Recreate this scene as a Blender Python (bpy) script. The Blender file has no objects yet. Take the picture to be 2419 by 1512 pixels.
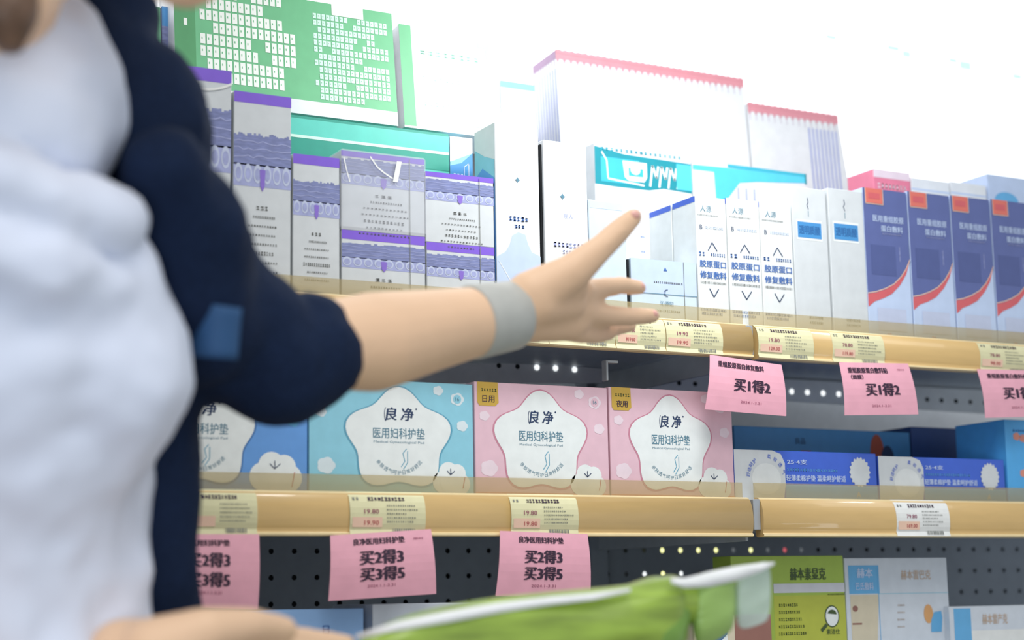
import bpy, bmesh, math, random
import numpy as np
from mathutils import Matrix, Vector
random.seed(7)
C = bpy.context.scene.collection
SC = bpy.context.scene

# ------------------------------------------------------------------ camera
FPX, PW, PH = 4000.0, 2419.0, 1512.0
PITCH, YAW, ROLL = map(math.radians, (9.348, 28.31, -1.012))
DIST, CAMH = 1.49, 1.0
_cy, _sy, _cp, _sp = math.cos(YAW), math.sin(YAW), math.cos(PITCH), math.sin(PITCH)
FWD = Vector((_sy * _cp, _cy * _cp, _sp)); R0 = Vector((_cy, -_sy, 0)); U0 = R0.cross(FWD)
RIGHT = R0 * math.cos(ROLL) + U0 * math.sin(ROLL)
UP = -R0 * math.sin(ROLL) + U0 * math.cos(ROLL)
EYE = Vector((0, -DIST, CAMH))
cd = bpy.data.cameras.new('camera'); cam_o = bpy.data.objects.new('camera', cd); C.objects.link(cam_o)
cd.sensor_width = 36; cd.lens = FPX / PW * 36; cd.clip_start = .05
M = Matrix.Identity(4)
for i, v in enumerate((RIGHT, UP, -FWD)):
    for j in range(3): M[j][i] = v[j]
M.translation = EYE
cam_o.matrix_world = M
cd.dof.use_dof = True; cd.dof.focus_distance = 1.78; cd.dof.aperture_fstop = (cd.lens / 1000) / 0.017
SC.camera = cam_o

def at(px, py, Y=0.0):
    r = RIGHT * ((px - PW / 2) / FPX) - UP * ((py - PH / 2) / FPX) + FWD
    return EYE + r * ((Y + DIST) / r.y)
def dep(px, py, d):
    return EYE + (RIGHT * ((px - PW / 2) / FPX) - UP * ((py - PH / 2) / FPX) + FWD) * d

# ------------------------------------------------------------------ light
SC.view_settings.view_transform = 'Standard'; SC.view_settings.look = 'None'
SC.view_settings.gamma = 1; SC.view_settings.use_curve_mapping = False
SC.view_settings.exposure = 0.0
w = bpy.data.worlds.new('shop_ambient'); SC.world = w; w.use_nodes = True
bg = w.node_tree.nodes['Background']; bg.inputs[0].default_value = (.86, .93, 1, 1); bg.inputs[1].default_value = .68
def area(name, loc, target, size, size_y, power, col=(1, 1, 1)):
    l = bpy.data.lights.new(name, 'AREA'); l.shape = 'RECTANGLE'; l.size = size; l.size_y = size_y; l.energy = power; l.color = col
    o = bpy.data.objects.new(name, l); C.objects.link(o); o.location = loc
    o.rotation_euler = (Vector(target) - Vector(loc)).to_track_quat('-Z', 'Y').to_euler(); o['kind'] = 'helper'
    return o
def spot(name, loc, target, power, angle, blend=1.0, radius=.06, col=(1, 1, 1)):
    l = bpy.data.lights.new(name, 'SPOT'); l.energy = power; l.spot_size = math.radians(angle); l.spot_blend = blend
    l.shadow_soft_size = radius; l.color = col
    o = bpy.data.objects.new(name, l); C.objects.link(o); o.location = loc
    o.rotation_euler = (Vector(target) - Vector(loc)).to_track_quat('-Z', 'Y').to_euler(); o['kind'] = 'helper'
    return o
area('ceiling_panel_light', (.4, -1.6, 2.75), (.8, 0, 1.0), 1.6, .6, 15, (1, .96, .9))
spot('shelf_spotlight', (.97, -.24, 1.74), (1.0, .12, 1.42), 12.5, 125, 1.0, .07, (.95, .98, 1))
spot('aisle_spotlight', (.60, -.42, 2.05), (.64, -.36, 1.2), 7, 50, 1.0, .08, (1, .98, .95))
area('torso_fill_light', (-.35, -1.55, .75), (.16, -.42, 1.0), .5, .3, 4, (.82, .90, 1))  # fill lamp added low on the left to brighten the torso, no fixture

# ------------------------------------------------------------------ materials
def s2l(c):
    return tuple((x / 12.92 if x <= .04045 else ((x + .055) / 1.055) ** 2.4) for x in (v / 255 for v in c))
MATS = {}
def mat(name, rgb, rough=.5, emit=0, metal=0, noise=.04, scale=60, bump=0, alpha=1, stretch=None, spec=.5, coat=0):
    if name in MATS: return MATS[name]
    m = bpy.data.materials.new(name); m.use_nodes = True; nt = m.node_tree; b = nt.nodes['Principled BSDF']
    c = s2l(rgb); b.inputs['Roughness'].default_value = rough; b.inputs['Metallic'].default_value = metal
    b.inputs['Specular IOR Level'].default_value = spec; b.inputs['Coat Weight'].default_value = coat
    tc = nt.nodes.new('ShaderNodeTexCoord'); mp = nt.nodes.new('ShaderNodeMapping')
    if stretch: mp.inputs['Scale'].default_value = stretch
    n = nt.nodes.new('ShaderNodeTexNoise'); n.inputs['Scale'].default_value = scale; n.inputs['Detail'].default_value = 3
    nt.links.new(tc.outputs['Object'], mp.inputs[0]); nt.links.new(mp.outputs[0], n.inputs['Vector'])
    r = nt.nodes.new('ShaderNodeValToRGB')
    r.color_ramp.elements[0].position = .3; r.color_ramp.elements[1].position = .7
    r.color_ramp.elements[0].color = tuple(x * (1 - noise) for x in c) + (1,)
    r.color_ramp.elements[1].color = tuple(min(1, x * (1 + noise)) for x in c) + (1,)
    nt.links.new(n.outputs['Fac'], r.inputs[0]); nt.links.new(r.outputs[0], b.inputs['Base Color'])
    if bump:
        bp = nt.nodes.new('ShaderNodeBump'); bp.inputs['Strength'].default_value = bump; bp.inputs['Distance'].default_value = .003
        nt.links.new(n.outputs['Fac'], bp.inputs['Height']); nt.links.new(bp.outputs[0], b.inputs['Normal'])
    if emit:
        b.inputs['Emission Color'].default_value = c + (1,); b.inputs['Emission Strength'].default_value = emit
    if alpha < 1: b.inputs['Alpha'].default_value = alpha
    MATS[name] = m
    return m
mat('white_card', (232, 234, 236), .45); mat('grey_card', (212, 216, 218), .5); mat('warm_white', (228, 231, 230), .45)
mat('ice_card', (205, 220, 232), .45)
mat('tan_plastic', (212, 176, 114), .38, noise=.03, scale=30, stretch=(1, 6, 6), coat=.3)
mat('tan_edge', (236, 212, 162), .35); mat('label_paper', (226, 220, 176), .6); mat('label_white', (236, 236, 232), .6)
mat('dark_steel', (150, 158, 168), .5, metal=0); mat('mid_steel', (186, 192, 198), .45); mat('light_steel', (176, 180, 184), .35, metal=.3)
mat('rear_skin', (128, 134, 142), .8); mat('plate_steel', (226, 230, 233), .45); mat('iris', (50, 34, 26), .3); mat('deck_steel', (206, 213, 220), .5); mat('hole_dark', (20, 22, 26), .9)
mat('pink_paper', (243, 176, 192), .6); mat('ink', (58, 34, 58), .6); mat('ink_red', (190, 92, 92), .6); mat('ink_grey', (120, 122, 118), .6)
mat('ink_navy', (42, 62, 98), .6); mat('ink_teal', (86, 130, 150), .6); mat('ink_blue', (66, 108, 176), .6)
mat('ink_pink', (150, 70, 100), .6)
mat('purple_foil', (134, 98, 216), .35); mat('lace_slate', (126, 134, 180), .5, noise=.2, scale=90, stretch=(1, 1, 4)); mat('lace_lilac', (166, 172, 214), .5, noise=.12, scale=110)
mat('lace_pale', (196, 204, 228), .5); mat('tassel', (138, 110, 206), .5)
mat('sky_blue', (104, 160, 226), .45); mat('aqua', (146, 208, 226), .45); mat('rose', (232, 192, 204), .45); mat('rose_edge', (206, 136, 156), .5)
mat('blue_edge', (70, 120, 180), .5); mat('aqua_edge', (96, 164, 190), .5); mat('star_white', (238, 242, 240), .45); mat('cloud_tint', (222, 234, 238), .5)
mat('cloud_rose', (238, 218, 226), .5); mat('gold', (206, 168, 70), .4); mat('orange_band', (232, 160, 130), .5)
mat('royal_blue', (62, 100, 206), .4); mat('steel_blue', (84, 158, 210), .45); mat('navy_card', (40, 78, 140), .45); mat('bright_blue', (86, 178, 240), .45)
mat('peach', (230, 150, 130), .5); mat('logo_orange', (190, 90, 60), .5)
mat('navy_box', (94, 106, 162), .38); mat('navy_dark', (82, 94, 148), .4); mat('swoosh', (216, 100, 106), .4); mat('red_tag', (226, 118, 104), .4); mat('pale_blue', (196, 212, 240), .5)
mat('tag_line', (246, 206, 180), .5); mat('window_blue', (72, 146, 206), .4); mat('window_dark', (48, 108, 168), .4)
mat('teal', (46, 158, 138), .4); mat('teal_light', (98, 208, 190), .35); mat('teal_deep', (34, 140, 124), .4)
mat('poster_green', (112, 190, 138), .5); mat('poster_green_deep', (84, 158, 104), .5); mat('poster_ink', (250, 253, 244), .5); mat('poster_pale', (216, 246, 230), .5)
mat('mint', (170, 222, 200), .5)
mat('trim_pink', (224, 150, 160), .5); mat('trim_mauve', (160, 130, 160), .5); mat('stripe_blue', (158, 168, 216), .5); mat('cyan', (64, 182, 204), .4); mat('cyan_bright', (90, 206, 232), .4)
mat('cyan_deep', (30, 142, 156), .4); mat('pink_box', (232, 128, 154), .5)
mat('lime', (168, 194, 78), .45); mat('lime_ink', (66, 86, 44), .5); mat('band_grey', (214, 214, 220), .5); mat('photo_cream', (216, 204, 178), .5)
mat('leaf_orange', (222, 166, 108), .5); mat('leaf_blue', (102, 176, 224), .5); mat('gold_ink', (204, 176, 150), .5)
mat('tab_blue', (104, 178, 226), .45); mat('pastel_blue', (146, 186, 234), .45); mat('pastel_white', (214, 220, 228), .45)
mat('photo_brown', (150, 104, 92), .5); mat('deep_blue', (44, 92, 176), .5)
mat('shop_floor', (170, 166, 160), .35, noise=.08, scale=6)
mat('skin', (236, 196, 160), .5, noise=.05, scale=12, bump=.1); mat('hair', (104, 78, 60), .5, noise=.3, scale=80, stretch=(1, 1, .1))
mat('nail', (238, 180, 168), .3); mat('eye', (240, 240, 240), .2); mat('lip', (190, 96, 90), .4)
mat('blouse', (222, 228, 244), .7, noise=.05, scale=14, bump=.25); mat('jacket', (22, 36, 62), .85, noise=.12, scale=200, bump=.1, spec=.15)
mat('jacket_blue', (38, 80, 124), .7); mat('trousers', (40, 44, 56), .8); mat('shoe', (30, 30, 32), .5)
mat('wristband', (184, 184, 178), .5)
mat('pouch_green', (150, 178, 66), .3, noise=.35, scale=12, stretch=(1.2, 1.2, 9), coat=.3)
mat('pouch_dark', (112, 150, 62), .35, noise=.2, scale=30); mat('pouch_film', (214, 232, 222), .15, alpha=.6); mat('pouch_white', (252, 253, 250), .5); mat('pouch_pale', (158, 192, 104), .3, noise=.12, scale=20); mat('olive_card', (186, 192, 70), .45)
mat('clear_film', (230, 232, 240), .1, alpha=.28); mat('glare_white', (244, 244, 240), .2)
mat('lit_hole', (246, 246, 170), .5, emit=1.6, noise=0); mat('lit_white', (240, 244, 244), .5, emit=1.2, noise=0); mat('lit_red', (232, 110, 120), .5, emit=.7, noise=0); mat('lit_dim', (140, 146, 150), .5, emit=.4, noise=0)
mat('lightbox_face', (255, 255, 255), .5, emit=1.15, noise=0); mat('lightbox_print', (196, 232, 216), .5, emit=.62, noise=0)

def guard_mat():
    m = bpy.data.materials.new('smoky_acrylic'); m.use_nodes = True; nt = m.node_tree; nt.nodes.clear()
    o = nt.nodes.new('ShaderNodeOutputMaterial'); mx = nt.nodes.new('ShaderNodeMixShader'); t = nt.nodes.new('ShaderNodeBsdfTransparent')
    p = nt.nodes.new('ShaderNodeBsdfPrincipled'); p.inputs['Base Color'].default_value = s2l((196, 180, 136)) + (1,); p.inputs['Roughness'].default_value = .35
    t.inputs[0].default_value = (.96, .93, .86, 1); mx.inputs[0].default_value = .34
    nt.links.new(t.outputs[0], mx.inputs[1]); nt.links.new(p.outputs[0], mx.inputs[2]); nt.links.new(mx.outputs[0], o.inputs[0])
    MATS['guard'] = m
guard_mat()

# ------------------------------------------------------------------ helpers
def mesh_obj(name, verts, faces, mats, parent=None, fmats=None, smooth=False):
    me = bpy.data.meshes.new(name); me.from_pydata([tuple(v) for v in verts], [], faces)
    if isinstance(mats, str): mats = [mats]
    for m in mats: me.materials.append(MATS[m])
    if fmats: me.polygons.foreach_set('material_index', fmats)
    if smooth: me.polygons.foreach_set('use_smooth', [True] * len(me.polygons))
    me.update()
    o = bpy.data.objects.new(name, me); C.objects.link(o)
    if parent: o.parent = parent
    return o
def tag(o, label, cat, group=None, kind=None):
    o['label'] = label; o['category'] = cat
    if group: o['group'] = group
    if kind: o['kind'] = kind
    return o
def structure(o): o['kind'] = 'structure'; return o
def empty(name, loc, rot=(0, 0, 0)):
    o = bpy.data.objects.new(name, None); C.objects.link(o); o.location = loc; o.rotation_euler = rot; o.empty_display_size = .02
    return o
def boxgeo(x0, x1, y0, y1, z0, z1, bev=.0006):
    bm = bmesh.new(); bmesh.ops.create_cube(bm, size=1)
    for v in bm.verts:
        v.co = Vector(((x0 + x1) / 2 + v.co.x * (x1 - x0), (y0 + y1) / 2 + v.co.y * (y1 - y0), (z0 + z1) / 2 + v.co.z * (z1 - z0)))
    if bev: bmesh.ops.bevel(bm, geom=bm.edges[:], offset=bev, segments=1, affect='EDGES', profile=.5)
    bm.verts.ensure_lookup_table()
    vs = [v.co.copy() for v in bm.verts]; fs = [[v.index for v in f.verts] for f in bm.faces]; bm.free()
    return vs, fs
def box(name, x0, x1, y0, y1, z0, z1, m, parent=None, bev=.0006):
    v, f = boxgeo(x0, x1, y0, y1, z0, z1, bev); return mesh_obj(name, v, f, m, parent)

_tc = {}
def text_geo(s, bold=0.0):
    k = (s, bold)
    if k in _tc: return _tc[k]
    cu = bpy.data.curves.new('t', 'FONT'); cu.body = s; cu.size = 1; cu.resolution_u = 2; cu.offset = bold
    o = bpy.data.objects.new('t', cu); C.objects.link(o)
    dg = bpy.context.evaluated_depsgraph_get(); me = bpy.data.meshes.new_from_object(o.evaluated_get(dg))
    v = [(a.co.x, a.co.y) for a in me.vertices]; f = [list(p.vertices) for p in me.polygons]
    bpy.data.objects.remove(o); bpy.data.curves.remove(cu); bpy.data.meshes.remove(me)
    if v:
        xs = [a[0] for a in v]; ys = [a[1] for a in v]; bb = (min(xs), max(xs), min(ys), max(ys))
    else: bb = (0, 1, 0, 1)
    _tc[k] = (v, f, bb); return _tc[k]

class Print:
    """flat print on a face: u right, v up (metres), laid just proud of the card"""
    def __init__(s, O, U, V, N):
        s.O, s.U, s.V, s.N = Vector(O), Vector(U), Vector(V), Vector(N); s.v = []; s.f = []; s.m = []; s.mats = []
    def mi(s, m):
        if m not in s.mats: s.mats.append(m)
        return s.mats.index(m)
    def poly(s, pts, m, l=1):
        b = len(s.v)
        for (u, v) in pts: s.v.append(s.O + s.U * u + s.V * v + s.N * (.00018 * l))
        s.f.append(list(range(b, b + len(pts)))); s.m.append(s.mi(m))
    def rect(s, u0, u1, v0, v1, m, l=1): s.poly([(u0, v0), (u1, v0), (u1, v1), (u0, v1)], m, l)
    def ell(s, cu, cv, ru, rv, m, l=1, n=20, a0=0, a1=2 * math.pi): s.poly([(cu + ru * math.cos(a0 + (a1 - a0) * i / n), cv + rv * math.sin(a0 + (a1 - a0) * i / n)) for i in range(n)], m, l)
    def line(s, pts, wd, m, l=1):
        for (a, b), (c, d) in zip(pts[:-1], pts[1:]):
            L = math.hypot(c - a, d - b) or 1; nx, ny = -(d - b) / L * wd / 2, (c - a) / L * wd / 2
            s.poly([(a + nx, b + ny), (a - nx, b - ny), (c - nx, d - ny), (c + nx, d + ny)], m, l)
    def text(s, t, cu, cv, h, m, l=3, width=None, align='c', bold=0.0, slant=0, ang=0):
        if bold:
            dd = h * bold * 1.6
            for (a_, b_) in ((-1, 0), (1, 0), (0, .7)): s.text(t, cu + a_ * dd, cv + b_ * dd, h, m, l + .12 * (a_ + 2 * b_), width, align, 0.0, slant, ang)
            return
        v, f, bb = text_geo(t, 0.0); k = h / max(.01, bb[3] - bb[2]); kx = k if not width else width / (bb[1] - bb[0])
        ox = {'c': (bb[0] + bb[1]) / 2, 'l': bb[0], 'r': bb[1]}[align]; oy = (bb[2] + bb[3]) / 2; b = len(s.v); i = s.mi(m)
        ca, sa = math.cos(ang), math.sin(ang)
        for (x, y) in v:
            u, w_ = (x - ox) * kx, (y - oy) * k; u += slant * w_; u, w_ = u * ca - w_ * sa, u * sa + w_ * ca
            s.v.append(s.O + s.U * (cu + u) + s.V * (cv + w_) + s.N * (.00018 * l))
        for q in f: s.f.append([b + j for j in q]); s.m.append(i)
    def glyphs(s, u0, u1, cv, h, m, l=3, cw=None, fill=.75):
        """unreadably small print: short broken strokes"""
        cw = cw or h; x = u0
        while x + cw * .5 < u1:
            a = cw * fill * random.uniform(.7, 1); hh = h * random.uniform(.7, 1)
            s.rect(x, x + a, cv - hh / 2, cv - hh / 2 + hh * .28, m, l); s.rect(x, x + a * .9, cv + hh * .2, cv + hh * .5, m, l)
            s.rect(x + a * random.uniform(.1, .6), x + a * .3 + a * random.uniform(.3, .6), cv - hh / 2, cv + hh / 2, m, l); x += cw
    def arc_text(s, t, cu, cv, r, h, m, a0, a1, flip=False, l=3):
        n = len(t)
        for i, ch in enumerate(t):
            a = a0 + (a1 - a0) * (i + .5) / n
            s.text(ch, cu + r * math.cos(a), cv + r * math.sin(a), h, m, l, ang=(a + math.pi / 2 if flip else a - math.pi / 2))
    def build(s, name, parent):
        if not s.f: return None
        return mesh_obj(name, s.v, s.f, s.mats, parent, s.m)

def front(W): return Print((0, 0, 0), (1, 0, 0), (0, 0, 1), (0, -1, 0))
def leftside(D): return Print((0, D, 0), (0, -1, 0), (0, 0, 1), (-1, 0, 0))

class Carton:
    def __init__(s, name, label, cat, xl, xr, xt, yt, z0, Y, D, m, group=None, lean=0, yref=None, body='carton_body', turn=0):
        s.Y = Y; zr = z0
        yr = yref if yref is not None else yt + 60
        p0, p1 = at(xl, yr, Y), at(xr, yr, Y); s.X0, s.W = p0.x, p1.x - p0.x
        s.z0 = z0; s.H = at(xt, yt, Y).z - z0; s.D = D
        s.root = empty(name, (s.X0, Y, z0 + D * math.sin(math.radians(lean))), (-math.radians(lean), 0, math.radians(turn)))
        tag(s.root, label, cat, group)
        s.body = box(body, 0, s.W, 0, D, 0, s.H, m, s.root)
        s.p = front(s.W)
        # tuck-flap seam round the top edge and closing line, a real thin lid
    def uv(s, px, py):
        p = at(px, py, s.Y); return p.x - s.X0, p.z - s.z0
    def U(s, px, py=None): return at(px, py if py else 700, s.Y).x - s.X0
    def done(s, nm='front_print'): s.p.build(nm, s.root); return s.root

# ------------------------------------------------------------------ levels
zA = sum(at(x, y, 0).z for x, y in ((690, 682), (805, 692), (1486, 745), (1777, 769), (2310, 806))) / 5 - .001
zB = sum(at(x, y, 0).z for x, y in ((605, 1158), (1198, 1158), (1755, 1174), (2419, 1191))) / 4 - .001
zAb = sum(at(x, y, 0).z for x, y in ((1250, 818), (1486, 833), (1670, 847), (1788, 849), (2305, 869))) / 5
zBb = sum(at(x, y, 0).z for x, y in ((620, 1270), (1000, 1268), (1770, 1268), (1800, 1264), (2419, 1274))) / 5
zC = zB - (zA - zB)
XL, XR, DEEP = -.15, 2.15, .36
XJ = at(1780, 1000, 0).x

# ------------------------------------------------------------------ setting
structure(box('floor', -3, 4, -4, .7, -.05, 0, 'shop_floor', bev=0))
structure(box('wall_back', -3, 4, .44, .5, 0, 2.9, 'white_card', bev=0))

# perforated back panel of the shelving with real holes
def perforated(name, x0, x1, z0, z1, Y, m, px=.028, pz=.030, r=.0034, xo=0, zo=0, parent=None, stag=False):
    vs, fs = [], []
    nx, nz = int(round((x1 - x0) / px)), int(round((z1 - z0) / pz)); cx_, cz_ = (x1 - x0) / nx, (z1 - z0) / nz
    for j in range(nz):
        for i in range(nx):
            ax, az = x0 + i * cx_, z0 + j * cz_; b = len(vs); cx, cz = ax + cx_ / 2, az + cz_ / 2
            vs += [(ax, Y, az), (ax + cx_, Y, az), (ax + cx_, Y, az + cz_), (ax, Y, az + cz_)]
            for k in range(8):
                a = math.pi / 8 + k * math.pi / 4; vs.append((cx + r * math.cos(a), Y, cz + r * math.sin(a)))
            for k in range(8):
                a = math.pi / 8 + k * math.pi / 4; vs.append((cx + r * math.cos(a), Y + .0015, cz + r * math.sin(a)))
            h = lambda k: b + 4 + k % 8
            fs += [[b + 1, h(8), h(7)], [b + 2, h(1), h(0), b + 1][0:4], [b + 2, h(2), h(1)], [b + 3, h(3), h(2), b + 2], [b + 3, h(4), h(3)],
                   [b, h(5), h(4), b + 3], [b, h(6), h(5)], [b + 1, h(7), h(6), b]]
            fs += [[h(k), h(k + 1), b + 12 + (k + 1) % 8, b + 12 + k] for k in range(8)]
    return mesh_obj(name, vs, fs, m, parent), cx_, cz_
unit = empty('shelving_unit', (0, 0, 0)); tag(unit, 'dark grey steel shelving unit with perforated back carrying all the boxes', 'shelves')
hp = at(1565, 1300, DEEP)
gx0 = hp.x - .028 * 40.5; gz0 = hp.z - .030 * 20.5
back, _, _ = perforated('perforated_back_panel', gx0, gx0 + .028 * 76, gz0, gz0 + .030 * 25, DEEP, 'dark_steel', parent=unit)
def hole_c(px, py):
    p = at(px, py, DEEP); i = round((p.x - gx0) / .028 - .5); j = round((p.z - gz0) / .030 - .5)
    return gx0 + (i + .5) * .028, gz0 + (j + .5) * .030
def disc(name, x, y, z, r, m, parent, n=10):
    vs = [(x + r * math.cos(2 * math.pi * k / n), yy, z + r * math.sin(2 * math.pi * k / n)) for yy in (y, y + .001) for k in range(n)]
    fs = [list(range(n - 1, -1, -1)), list(range(n, 2 * n))] + [[k, (k + 1) % n, n + (k + 1) % n, n + k] for k in range(n)]
    return mesh_obj(name, vs, fs, m, parent)
box('rear_skin', XL, gx0 + .028 * 76, DEEP + .02, DEEP + .024, .02, gz0 + .030 * 25, 'rear_skin', unit, 0)
seen = set()
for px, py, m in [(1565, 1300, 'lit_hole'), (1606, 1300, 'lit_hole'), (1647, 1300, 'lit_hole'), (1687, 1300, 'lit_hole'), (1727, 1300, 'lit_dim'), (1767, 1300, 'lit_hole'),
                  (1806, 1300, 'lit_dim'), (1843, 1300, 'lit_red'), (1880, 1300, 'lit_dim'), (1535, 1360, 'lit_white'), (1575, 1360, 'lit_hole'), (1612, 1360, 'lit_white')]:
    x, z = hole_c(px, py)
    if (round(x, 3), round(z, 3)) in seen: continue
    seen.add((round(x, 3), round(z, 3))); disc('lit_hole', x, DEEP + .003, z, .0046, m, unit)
# steel decks: two bays, each with folded front lip
for nm, z in (('upper', zA), ('lower', zB), ('bottom', zC)):
    for x0, x1 in ((XL, XJ - .002), (XJ + .002, XR)):
        box('shelf_deck', x0, x1, .010, DEEP - .002, z - .014, z - .0006, 'deck_steel', unit)
        box('deck_front_lip', x0, x1, .0095, .0125, z - .036, z - .013, 'dark_steel', unit)
# uprights and brackets at the bay joint
box('upright_post', XJ - .012, XJ + .012, DEEP - .03, DEEP - .001, 0.02, zA + .25, 'dark_steel', unit)
for z in (zA, zB, zC):
    box('shelf_bracket', XJ - .0018, XJ + .0018, .02, DEEP - .03, z - .045, z - .016, 'mid_steel', unit)
    box('bracket_nose', XJ - .006, XJ + .003, -.002, .014, z - .034, z - .001, 'light_steel', unit)
# foot of the unit
box('kick_plate', XL, XR, .02, .024, 0, .10, 'dark_steel', unit)
# perforated stiffener plates below the upper deck
def strip(name, pts_px, Y, m, holes, hm, n_lit=None):
    P = [at(x, y, Y) for x, y in pts_px]; vs = [(p.x, Y, p.z) for p in P] + [(p.x, Y + .004, p.z) for p in P]; n = len(P)
    fs = [list(range(n)), list(range(2 * n - 1, n - 1, -1))] + [[k, n + k, n + (k + 1) % n, (k + 1) % n] for k in range(n)]
    o = mesh_obj(name, vs, fs, m, unit)
    for hx, hy, mm in holes:
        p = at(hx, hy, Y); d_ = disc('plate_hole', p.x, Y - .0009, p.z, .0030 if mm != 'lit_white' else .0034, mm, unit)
    return o
strip('stiffener_plate', [(700, 905), (1425, 905), (1425, 872), (1330, 862), (700, 850)], .27, 'plate_steel',
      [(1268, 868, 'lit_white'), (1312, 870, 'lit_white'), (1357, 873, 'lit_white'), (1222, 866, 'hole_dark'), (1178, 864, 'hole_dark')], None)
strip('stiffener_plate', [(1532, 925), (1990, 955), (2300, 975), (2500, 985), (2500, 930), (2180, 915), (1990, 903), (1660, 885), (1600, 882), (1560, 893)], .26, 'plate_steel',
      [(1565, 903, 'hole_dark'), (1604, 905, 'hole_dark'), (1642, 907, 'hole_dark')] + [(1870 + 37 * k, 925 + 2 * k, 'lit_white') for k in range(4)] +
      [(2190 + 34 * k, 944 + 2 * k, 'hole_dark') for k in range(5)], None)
p = at(1434, 850, .02); box('hanging_clip', p.x - .001, p.x + .0015, .02, .03, p.z - .022, p.z, 'light_steel', unit); box('hanging_clip', p.x, p.x + .014, .02, .03, p.z - .003, p.z, 'light_steel', unit)

# ------------------------------------------------------------------ tan shelf-edge rails
PROF = [(.0090, 1.0), (.0035, 1.0), (.0005, .965), (-.0030, .86), (-.0058, .66), (-.0066, .42), (-.0056, .20), (-.0040, .10), (-.0062, .075), (-.0066, .03), (-.0040, 0), (.0060, 0), (.0090, .05)]
def dense(P):
    out = P[:2]; C4 = P[1:8]
    for i in range(1, len(C4) - 2):
        a, b, c, d = C4[i - 1], C4[i], C4[i + 1], C4[i + 2]
        for k in range(5):
            t = k / 5; out.append(tuple(.5 * (2 * b[j] + (c[j] - a[j]) * t + (2 * a[j] - 5 * b[j] + 4 * c[j] - d[j]) * t * t + (3 * b[j] - a[j] - 3 * c[j] + d[j]) * t ** 3) for j in (0, 1)))
    return out + P[6:]
RAWP = PROF; PROF = dense(PROF)
def rail(z0, z1, x0, x1, label):
    H = z1 - z0; n = len(PROF); vs = [(x, y, z0 + t * H) for x in (x0, x1) for y, t in PROF]
    fs = [[k, (k + 1) % n, n + (k + 1) % n, n + k] for k in range(n)] + [list(range(n - 1, -1, -1)), list(range(n, 2 * n))]
    fm = [1 if (PROF[k][1] > .955 or PROF[k][1] < .105) else 0 for k in range(n)] + [0, 0]
    r = empty('price_rail', ((x0 + x1) / 2, 0, z0)); tag(r, label, 'shelf edge', 'tan shelf edge rails')
    o = mesh_obj('rail_profile', [(a - (x0 + x1) / 2, b, c - z0) for a, b, c in vs], fs, ['tan_plastic', 'tan_edge'], r, fm)
    for k in range(2, 23): o.data.polygons[k].use_smooth = True
    g = .0165
    box('acrylic_guard', x0 - (x0 + x1) / 2 + .001, x1 - (x0 + x1) / 2 - .001, .0098, .0115, H - .004, H + g, 'guard', r, .0003)
    return r
TA, TB = zA + .001, zB + .001
gapA, gapB = at(1771, 800, 0).x, at(1771, 1220, 0).x
rail(zAb, TA, XL, gapA, 'tan upper shelf edge rail behind the reaching hand, crowded with yellow price cards')
rail(zAb, TA, at(1783, 800, 0).x, XR, 'tan upper shelf edge rail beneath the navy boxes')
rail(zBb, TB, XL, gapB, 'tan lower shelf edge rail beneath the pink pad boxes')
rail(zBb, TB, at(1795, 1220, 0).x, XR, 'tan lower shelf edge rail beneath the flat royal blue boxes')
rail(zC - .036, zC + .001, XL, gapB, 'tan bottom shelf edge rail under the green carton')

def rail_y(t):
    ys = sorted((tt, y) for y, tt in PROF[1:-2])
    for (t0, y0), (t1, y1) in zip(ys[:-1], ys[1:]):
        if t0 <= t <= t1: return y0 + (y1 - y0) * (t - t0) / max(1e-6, t1 - t0)
    return -.006
def price_card(z0, z1, pxl, pxr, pyr, label, paper='label_paper', prices=('19.80', '19.90'), full=True, t0=.03, thick=0):
    X0, X1 = at(pxl, pyr, 0).x, at(pxr, pyr, 0).x; W = X1 - X0; H = z1 - z0
    r = empty('price_card', (X0, 0, z0)); tag(r, label, 'price label', 'yellow price cards clipped on the rails')
    ts = [t0 + (1.0 - t0) * k / 8 for k in range(9)]; vs, fs = [], []
    pt = lambda t, o: (rail_y(t) - .0009 - o)
    for o in (0, -.0005):
        for t in ts: vs += [(0, pt(t, o), t * H), (W, pt(t, o), t * H)]
    for k in range(8): fs += [[2 * k, 2 * k + 1, 2 * k + 3, 2 * k + 2], [18 + 2 * k, 18 + 2 * k + 2, 18 + 2 * k + 3, 18 + 2 * k + 1]]
    fs += [[2 * k, 2 * k + 2, 18 + 2 * k + 2, 18 + 2 * k] for k in range(8)] + [[2 * k + 1, 18 + 2 * k + 1, 18 + 2 * k + 3, 2 * k + 3] for k in range(8)]
    fs += [[0, 18, 19, 1], [16, 17, 35, 34]]
    mesh_obj('card', vs, fs, paper, r)
    P = Print((0, 0, 0), (1, 0, 0), (0, 0, 1), (0, -1, 0))
    P.glyphs(W * .04, W * .16, H * .83, H * .07, 'ink_grey', cw=W * .05); P.glyphs(W * .24, W * .72, H * .83, H * .09, 'ink', cw=W * .045, fill=.95)
    if len(prices) > 0: P.text(prices[0], W * .28, H * .55, H * .10, 'ink_pink', width=W * .19, bold=.01)
    if len(prices) > 1: P.text(prices[1], W * .28, H * .30, H * .10, 'ink_red', width=W * .19, bold=.01)
    P.rect(W * .03, W * .42, H * .20, H * .42, 'tag_line', 1)
    for k in range(5): P.glyphs(W * .48, W * random.uniform(.75, .95), H * (.68 - k * .09), H * .035, 'ink_grey', cw=W * .03)
    x = W * .56
    while x < W * .86: q = random.choice((.006, .012, .018)) * W; P.rect(x, x + q, H * .07, H * .17, 'ink_grey', 3); x += q + W * .01
    # press print on to the curved face
    for v in P.v: v.y = rail_y(max(.02, min(.99, v.z / H))) - .0011 + (v.y) * .6
    P.build('printing', r); return r
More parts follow.
